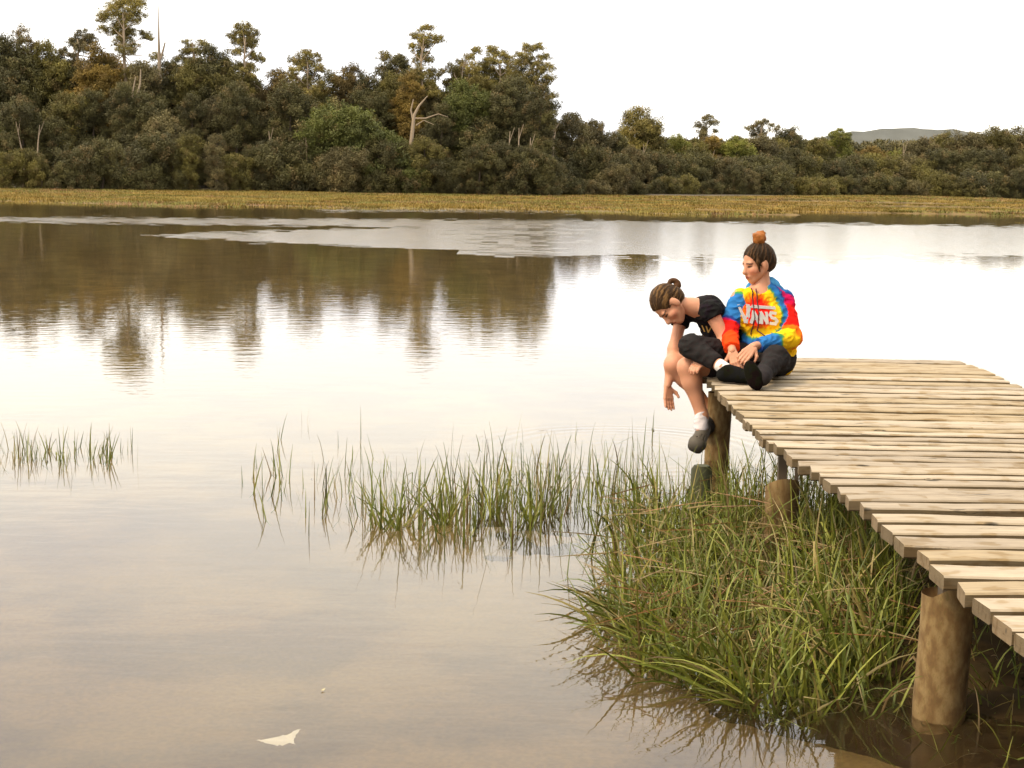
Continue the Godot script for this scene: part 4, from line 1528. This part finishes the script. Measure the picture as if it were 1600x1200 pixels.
		return band.call(t, [[0, ORG], [0.02, YEL], [0.42, GRN], [0.5, BLU], [0.95, NVY]])
	b = Blades.new()
	var cuts := [[wrr.lerp(elr, 0.1), (wrr - elr).normalized(), 0.11], [wrl.lerp(ell, 0.1), (wrl - ell).normalized(), 0.10], [neck + Vector3(-0.005, 0.018, 0.02), Vector3(-0.25, 1, 0.45).normalized(), 0.075]]
	nets(b, all, 0.0085, 0.013, dye, [[1, neck + Vector3(-0.02, 0.0, 0.05), Basis.IDENTITY, Vector3(0.05, 0.05, 0.05)]], cuts, 0.009)
	var hoodie := solid_part("hoodie", b, M.cloth, o)
	# lettering and draw cords lie on the cloth
	b = Blades.new()
	var V2 := func(x, y): return Vector2(x, y)
	var strokes := [[Vector2(-0.50, 0.22), Vector2(-0.39, -0.26)], [Vector2(-0.39, -0.26), Vector2(-0.25, 0.22)], [Vector2(-0.25, 0.22), Vector2(0.52, 0.20)],
		[Vector2(-0.26, -0.26), Vector2(-0.15, 0.07)], [Vector2(-0.15, 0.07), Vector2(-0.05, -0.26)], [Vector2(-0.22, -0.13), Vector2(-0.09, -0.13)],
		[Vector2(0.03, -0.26), Vector2(0.03, 0.06)], [Vector2(0.03, 0.06), Vector2(0.20, -0.26)], [Vector2(0.20, -0.26), Vector2(0.20, 0.06)],
		[Vector2(0.50, 0.04), Vector2(0.36, 0.06), Vector2(0.30, -0.01), Vector2(0.36, -0.09), Vector2(0.46, -0.11), Vector2(0.52, -0.18), Vector2(0.45, -0.27), Vector2(0.30, -0.25)]]
	lettering(b, strokes, lc + side * 0.0, side, vv - side * 0.10, nn, 0.205, 0.088, all, 0.013, Color(0.82, 0.79, 0.76))
	solid_part("print", b, mat(1, 1, 1, 0.8, true), hoodie)
	for q in [[-0.012, 0.15, -0.13, -0.024], [0.012, 0.15, -0.12, 0.002]]:
		var pts := []
		var rad := []
		for i in 14:
			var t := i / 13.0
			var p: Vector3 = lc + side * (lerpf(q[0], q[3], t) - 0.012) + vv * lerpf(q[1], q[2], t) + nn * 0.16
			for step in 50:
				var d := field(all, 0.013, p, 0.009)
				if d < 0.005:
					break
				p -= nn * maxf(d * 0.8, 0.001)
			pts.append(p)
			rad.append(0.0042)
		part("draw_cord", tube_arrays(pts, rad, 6), mat(0.06, 0.012, 0.012, 0.8), hoodie)
	# leggings
	b = Blades.new()
	var legs := chain([hipr, knr, knr.lerp(anr, 0.86)], [0.095, 0.070, 0.047]) + chain([hipl, knl, knl.lerp(anl, 0.9)], [0.098, 0.072, 0.05]) + [cap(pel - side * 0.06, pel + side * 0.08, 0.098, 0.095)]
	nets(b, legs, 0.0095, 0.012, plain(Color(0.022, 0.019, 0.019), 0.3), [], [[knr.lerp(anr, 0.86), (anr - knr).normalized(), 0.1]], 0.007)
	solid_part("leggings", b, M.cloth, o)
	# right shoe with a white sock, left shoe with its sole to the viewer
	b = Blades.new()
	nets(b, [cap(anr.lerp(knr, 0.06), anr + Vector3(0.03, -0.02, 0.01), 0.039, 0.04)], 0.006, 0.006, plain(Color(0.75, 0.72, 0.70)))
	solid_part("sock", b, M.cloth, o)
	b = Blades.new()
	var toe := at(1168, 588, D - 0.46)
	nets(b, [cap(anr + Vector3(0.012, -0.045, 0.01), toe, 0.040, 0.036), cap(anr + Vector3(0.022, -0.02, 0.01), anr.lerp(toe, 0.6), 0.042, 0.034), cap(anr + Vector3(0.0, -0.052, 0.02), toe + Vector3(0, -0.012, 0.01), 0.028, 0.03)], 0.006, 0.008, plain(Color(0.010, 0.009, 0.008), 0.3))
	solid_part("shoe", b, M.cloth, o)
	b = Blades.new()
	var heel := at(1181, 600, D - 0.74)
	var tip := at(1172, 573, D - 0.70)
	nets(b, [[1, heel.lerp(tip, 0.5) + Vector3(0, 0.002, 0.012), frame(Vector3(-0.16, -0.12, 1), tip - heel), Vector3(0.047, 0.092, 0.03)], cap(heel + Vector3(0, 0.012, -0.035), tip + Vector3(0.01, -0.01, -0.05), 0.036, 0.03), cap(heel + Vector3(0.01, 0.03, -0.05), anl, 0.038, 0.05)], 0.006, 0.008, plain(Color(0.009, 0.008, 0.007), 0.3))
	var shoe := solid_part("shoe", b, M.cloth, o)
	b = Blades.new()
	nets(b, [cap(anl.lerp(knl, 0.12), anl + Vector3(0, -0.005, 0.02), 0.056, 0.05)], 0.007, 0.008, plain(Color(0.03, 0.026, 0.027), 0.3))
	solid_part("sock", b, M.cloth, o)
	# hair: swept back with a high ginger bun
	b = Blades.new()
	var H := func(x, y, z): return hc + hf * Vector3(x, y, z) * hs
	var hair := [[1, H.call(0, .04, -.022), hf, Vector3(.083, .096, .104) * hs], [1, H.call(0, .0, -.065), hf, Vector3(.072, .075, .068) * hs]]
	for q in [-1, 1]:
		hair.append(cap(H.call(q * .070, .02, .035), H.call(q * .068, -.062, .034), .008, .003))
	var carve := [[1, H.call(0, -.050, .102), hf, Vector3(.115, .132, .080) * hs], [1, H.call(0, -.11, .03), hf, Vector3(.12, .085, .075) * hs], [1, H.call(.085, -.02, -.004), hf, Vector3(.03, .036, .02) * hs], [1, H.call(-.085, -.02, -.004), hf, Vector3(.03, .036, .02) * hs]]
	var knot := Vector3(0, 0.12, -0.05)
	var lockc := func(p: Vector3): return Color(0.030, 0.016, 0.008).lerp(Color(0.085, 0.043, 0.018), smoothstep(0.0, 0.9, lock(p, hc, hf, knot)))
	nets(b, hair, 0.0042, 0.008, lockc, carve, [], 0.0, func(p: Vector3): return 0.0032 * lock(p, hc, hf, knot))
	solid_part("hair", b, M.hair, o)
	b = Blades.new()
	var bun := []
	for i in 16:
		var a := i * 1.1
		var rr := 0.027 + 0.008 * sin(i * 2.3)
		var hh := 0.128 + 0.0036 * i
		bun.append(cap(H.call(rr * cos(a), hh, -.05 + rr * sin(a)), H.call(rr * cos(a + 1.1), hh + rng.randf_range(-.008, .010), -.05 + rr * sin(a + 1.1)), .0115, .0100))
	for i in 6:
		var a := i * 1.1
		bun.append(cap(H.call(.015 * cos(a), .18, -.05 + .015 * sin(a)), H.call(.05 * cos(a) * rng.randf_range(0.5, 1.1), .192 + rng.randf_range(-.03, .014), -.055 + .048 * sin(a)), .0028, .0012))
	bun.append(cap(H.call(0, .11, -.045), H.call(0, .15, -.05), .024, .020))
	bun.append([1, H.call(0, .152, -.05), hf, Vector3(.040, .034, .040) * hs])
	nets(b, bun, 0.0034, 0.005, plain(Color(0.30, 0.105, 0.025), 0.6))
	solid_part("bun", b, M.hair, o)

func build_tee_person():
	var D := 9.95
	var seat := on_plane(1130, 580, DECK)
	var o := thing("person", seat, "person in a black tee bent over the jetty edge, one arm reaching towards the water", "person")
	var pel := at(1134, 560, D + 0.08)
	var mid := at(1130, 515, D + 0.08)
	var upper := at(1106, 485, D + 0.04)
	var neck := at(1084, 480, D + 0.0)
	var hc := at(1046, 477, D - 0.04)
	var hf := frame(Vector3(-0.34, -0.88, 0.34), Vector3(-0.92, 0.34, 0.1))
	var hs := 1.0
	var shn := at(1110, 486, D - 0.14)
	var shf := at(1066, 490, D + 0.16)
	var eln := at(1134, 532, D - 0.16)
	var wrn := at(1106, 563, D - 0.26)
	var elf := at(1053, 545, D + 0.10)
	var wrf := at(1043, 603, D + 0.04)
	var hipn := at(1130, 567, D - 0.04)
	var knn := at(1074, 574, D - 0.17)
	var ann := at(1097, 650, D - 0.16)
	var hipf := at(1122, 566, D + 0.17)
	var knf := at(1054, 569, D + 0.04)
	var anf := at(1108, 640, D + 0.12)
	var side := Vector3(0.25, 0.02, 0.97).normalized()
	var body := [cap(pel - side * 0.07, pel + side * 0.07, 0.09, 0.09), cap(pel, mid, 0.095, 0.085), cap(mid, upper, 0.085, 0.075), cap(mid - side * 0.05, mid + side * 0.05, 0.075, 0.075), cap(upper - side * 0.08, upper + side * 0.08, 0.06, 0.06), cap(upper, neck, 0.068, 0.052), cap(neck, hc + hf * Vector3(0, -0.045, -0.035), 0.05, 0.045)]
	body += chain([upper, shn, eln, wrn], [0.05, 0.046, 0.036, 0.025])
	body += chain([upper, shf, elf, wrf], [0.05, 0.043, 0.034, 0.024])
	body += chain([hipn, knn, knn.lerp(ann, 0.3), ann, ann + Vector3(-0.01, -0.08, 0.03)], [0.085, 0.058, 0.056, 0.034, 0.03])
	body += chain([hipf, knf, knf.lerp(anf, 0.3), anf, anf + Vector3(0.02, -0.05, 0)], [0.085, 0.058, 0.054, 0.034, 0.03])
	var b := Blades.new()
	var sc := func(p): return skin_color(p, hc, hf, hs)
	nets(b, body, 0.011, 0.013, sc)
	nets(b, head_solids(hc, hf, hs), 0.005, 0.0065, sc)
	nets(b, hand(wrf, at(1046, 643, D + 0.02) - wrf, Vector3(-0.5, 0.0, -0.85), 0.10, 1.0), 0.0042, 0.0032, sc)
	nets(b, hand(wrn, at(1086, 572, D - 0.32) - wrn, Vector3(-0.2, 0.9, 0.4), 0.75, 1.0), 0.0042, 0.0032, sc)
	solid_part("body", b, M.skin, o)
	# tee
	b = Blades.new()
	var tee := [cap(pel + Vector3(0, 0.03, 0) - side * 0.07, pel + Vector3(0, 0.03, 0) + side * 0.07, 0.105, 0.105), cap(pel, mid, 0.11, 0.10), cap(mid, upper, 0.10, 0.09), cap(mid - side * 0.055, mid + side * 0.055, 0.09, 0.09), cap(upper - side * 0.085, upper + side * 0.085, 0.07, 0.07), cap(upper, neck.lerp(upper, 0.1), 0.085, 0.06), cap(upper + Vector3(0.02, -0.07, 0), mid + Vector3(-0.05, -0.07, 0), 0.07, 0.07)]
	var slv := [cap(upper, shn, 0.06, 0.06), cap(shn, shn.lerp(eln, 0.2), 0.058, 0.056), cap(upper, shf, 0.06, 0.056), cap(shf, shf.lerp(elf, 0.34), 0.056, 0.055)]
	var cuts := [[shn.lerp(eln, 0.24), (eln - shn).normalized(), 0.085], [shf.lerp(elf, 0.36), (elf - shf).normalized(), 0.085], [neck + Vector3(0.02, 0, 0.02), Vector3(-1, 0.15, 0.15).normalized(), 0.085]]
	nets(b, tee + slv, 0.009, 0.012, plain(Color(0.014, 0.012, 0.013), 0.3), [], cuts, 0.009)
	var shirt := solid_part("tee_shirt", b, M.cloth, o)
	b = Blades.new()
	var strokes := [[Vector2(-0.5, 0.1), Vector2(-0.44, -0.1), Vector2(-0.38, 0.06), Vector2(-0.32, -0.1), Vector2(-0.26, 0.1)], [Vector2(-0.2, -0.1), Vector2(-0.1, 0.1), Vector2(0.0, -0.1)], [Vector2(0.04, 0.1), Vector2(0.13, -0.1), Vector2(0.22, 0.1)], [Vector2(0.27, 0.1), Vector2(0.35, 0.0), Vector2(0.43, 0.1)], [Vector2(0.35, 0.0), Vector2(0.35, -0.1)]]
	var pn := Vector3(-0.12, -0.1, 0.98).normalized()
	var pu := Vector3(0.98, -0.05, 0.12).normalized()
	lettering(b, strokes, at(1101, 516, D - 0.05), pu, pn.cross(pu).normalized(), pn, 0.18, 0.045, tee + slv, 0.012, Color(0.42, 0.24, 0.06))
	solid_part("print", b, mat(1, 1, 1, 0.8, true), shirt)
	# shorts
	b = Blades.new()
	nets(b, [cap(pel - side * 0.07, pel + side * 0.07, 0.1, 0.1), cap(hipn, hipn.lerp(knn, 0.35), 0.098, 0.088), cap(hipf, hipf.lerp(knf, 0.3), 0.098, 0.088)], 0.011, 0.012, plain(Color(0.025, 0.022, 0.025), 0.3))
	solid_part("shorts", b, M.cloth, o)
	for q in [[ann, Vector3(-0.035, -0.155, 0.10), Vector3(0.02, -0.085, -0.03), Color(0.085, 0.072, 0.055)], [anf, Vector3(-0.03, -0.09, 0.10), Vector3(0.03, -0.06, -0.02), Color(0.03, 0.027, 0.03)]]:
		b = Blades.new()
		var a: Vector3 = q[0]
		nets(b, [cap(a + Vector3(-0.006, 0.012, 0), a + Vector3(-0.004, -0.07, 0.015), 0.041, 0.043)], 0.006, 0.006, plain(Color(0.66, 0.60, 0.62) if a == ann else Color(0.07, 0.065, 0.08)), [], [], 0.004)
		solid_part("sock", b, M.cloth, o)
		b = Blades.new()
		var heel: Vector3 = a + q[2]
		var toe: Vector3 = a + q[1]
		var along := (toe - heel).normalized()
		var top := (Vector3(0, 0.35, 1) - along * Vector3(0, 0.35, 1).dot(along)).normalized()
		var across := along.cross(top)
		var holes := []
		for k in 7:
			holes.append([1, toe - along * (0.004 + 0.018 * (k % 3)) + across * (0.02 * (k / 3 - 1)) + top * 0.042, Basis.IDENTITY, Vector3.ONE * 0.0058])
		nets(b, [cap(heel, toe, 0.040, 0.044), cap(heel.lerp(toe, 0.3) + top * 0.012, toe + top * 0.003, 0.036, 0.036), cap(toe - across * 0.014, toe + across * 0.014, 0.040, 0.040)], 0.0045, 0.008, plain(q[3], 0.25), holes)
		var sh := solid_part("shoe", b, mat(1, 1, 1, 0.75, true), o)
		b = Blades.new()
		var down := -top * 0.030
		nets(b, [cap(heel + down - across * 0.012, toe + down - across * 0.016, 0.030, 0.034), cap(heel + down + across * 0.012, toe + down + across * 0.016, 0.030, 0.034)], 0.0055, 0.006, plain(q[3] * 0.6, 0.25), [], [[heel.lerp(toe, 0.5) + down * 0.75, top, 0.4]])
		var so := part("sole", mesh_of(b.v, b.n, b.idx, b.c), mat(1, 1, 1, 0.8, true), sh)
	# hair pulled back to a looped ponytail
	b = Blades.new()
	var H := func(x, y, z): return hc + hf * Vector3(x, y, z) * hs
	var hair := [[1, H.call(0, .042, -.022), hf, Vector3(.082, .094, .103) * hs], [1, H.call(0, -.005, -.06), hf, Vector3(.068, .07, .066) * hs]]
	var carve := [[1, H.call(0, -.050, .102), hf, Vector3(.115, .132, .080) * hs], [1, H.call(0, -.12, .02), hf, Vector3(.12, .085, .08) * hs], [1, H.call(.085, -.02, -.004), hf, Vector3(.03, .038, .022) * hs], [1, H.call(-.085, -.02, -.004), hf, Vector3(.03, .038, .022) * hs]]
	var knot := Vector3(0, 0.0, -0.13)
	var hcol := func(p: Vector3): return Color(0.042, 0.023, 0.011).lerp(Color(0.15, 0.08, 0.03), smoothstep(0.0, 0.8, lock(p, hc, hf, knot)))
	nets(b, hair, 0.0042, 0.008, hcol, carve, [], 0.0, func(p: Vector3): return 0.0032 * lock(p, hc, hf, knot))
	solid_part("hair", b, M.hair, o)
	b = Blades.new()
	var loop := []
	var rad := []
	for i in 9:
		var a := -0.4 + i * 0.62
		loop.append(H.call(0.0, .02 - .03 * cos(a) + 0.0, -.135 - .026 * sin(a)))
		rad.append(0.017 - 0.001 * i)
	nets(b, chain(loop, rad) + [cap(H.call(0, .0, -.1), H.call(0, .005, -.13), .022, .016)], 0.0045, 0.004, plain(Color(0.07, 0.032, 0.014), 0.5))
	solid_part("ponytail", b, M.hair, o)
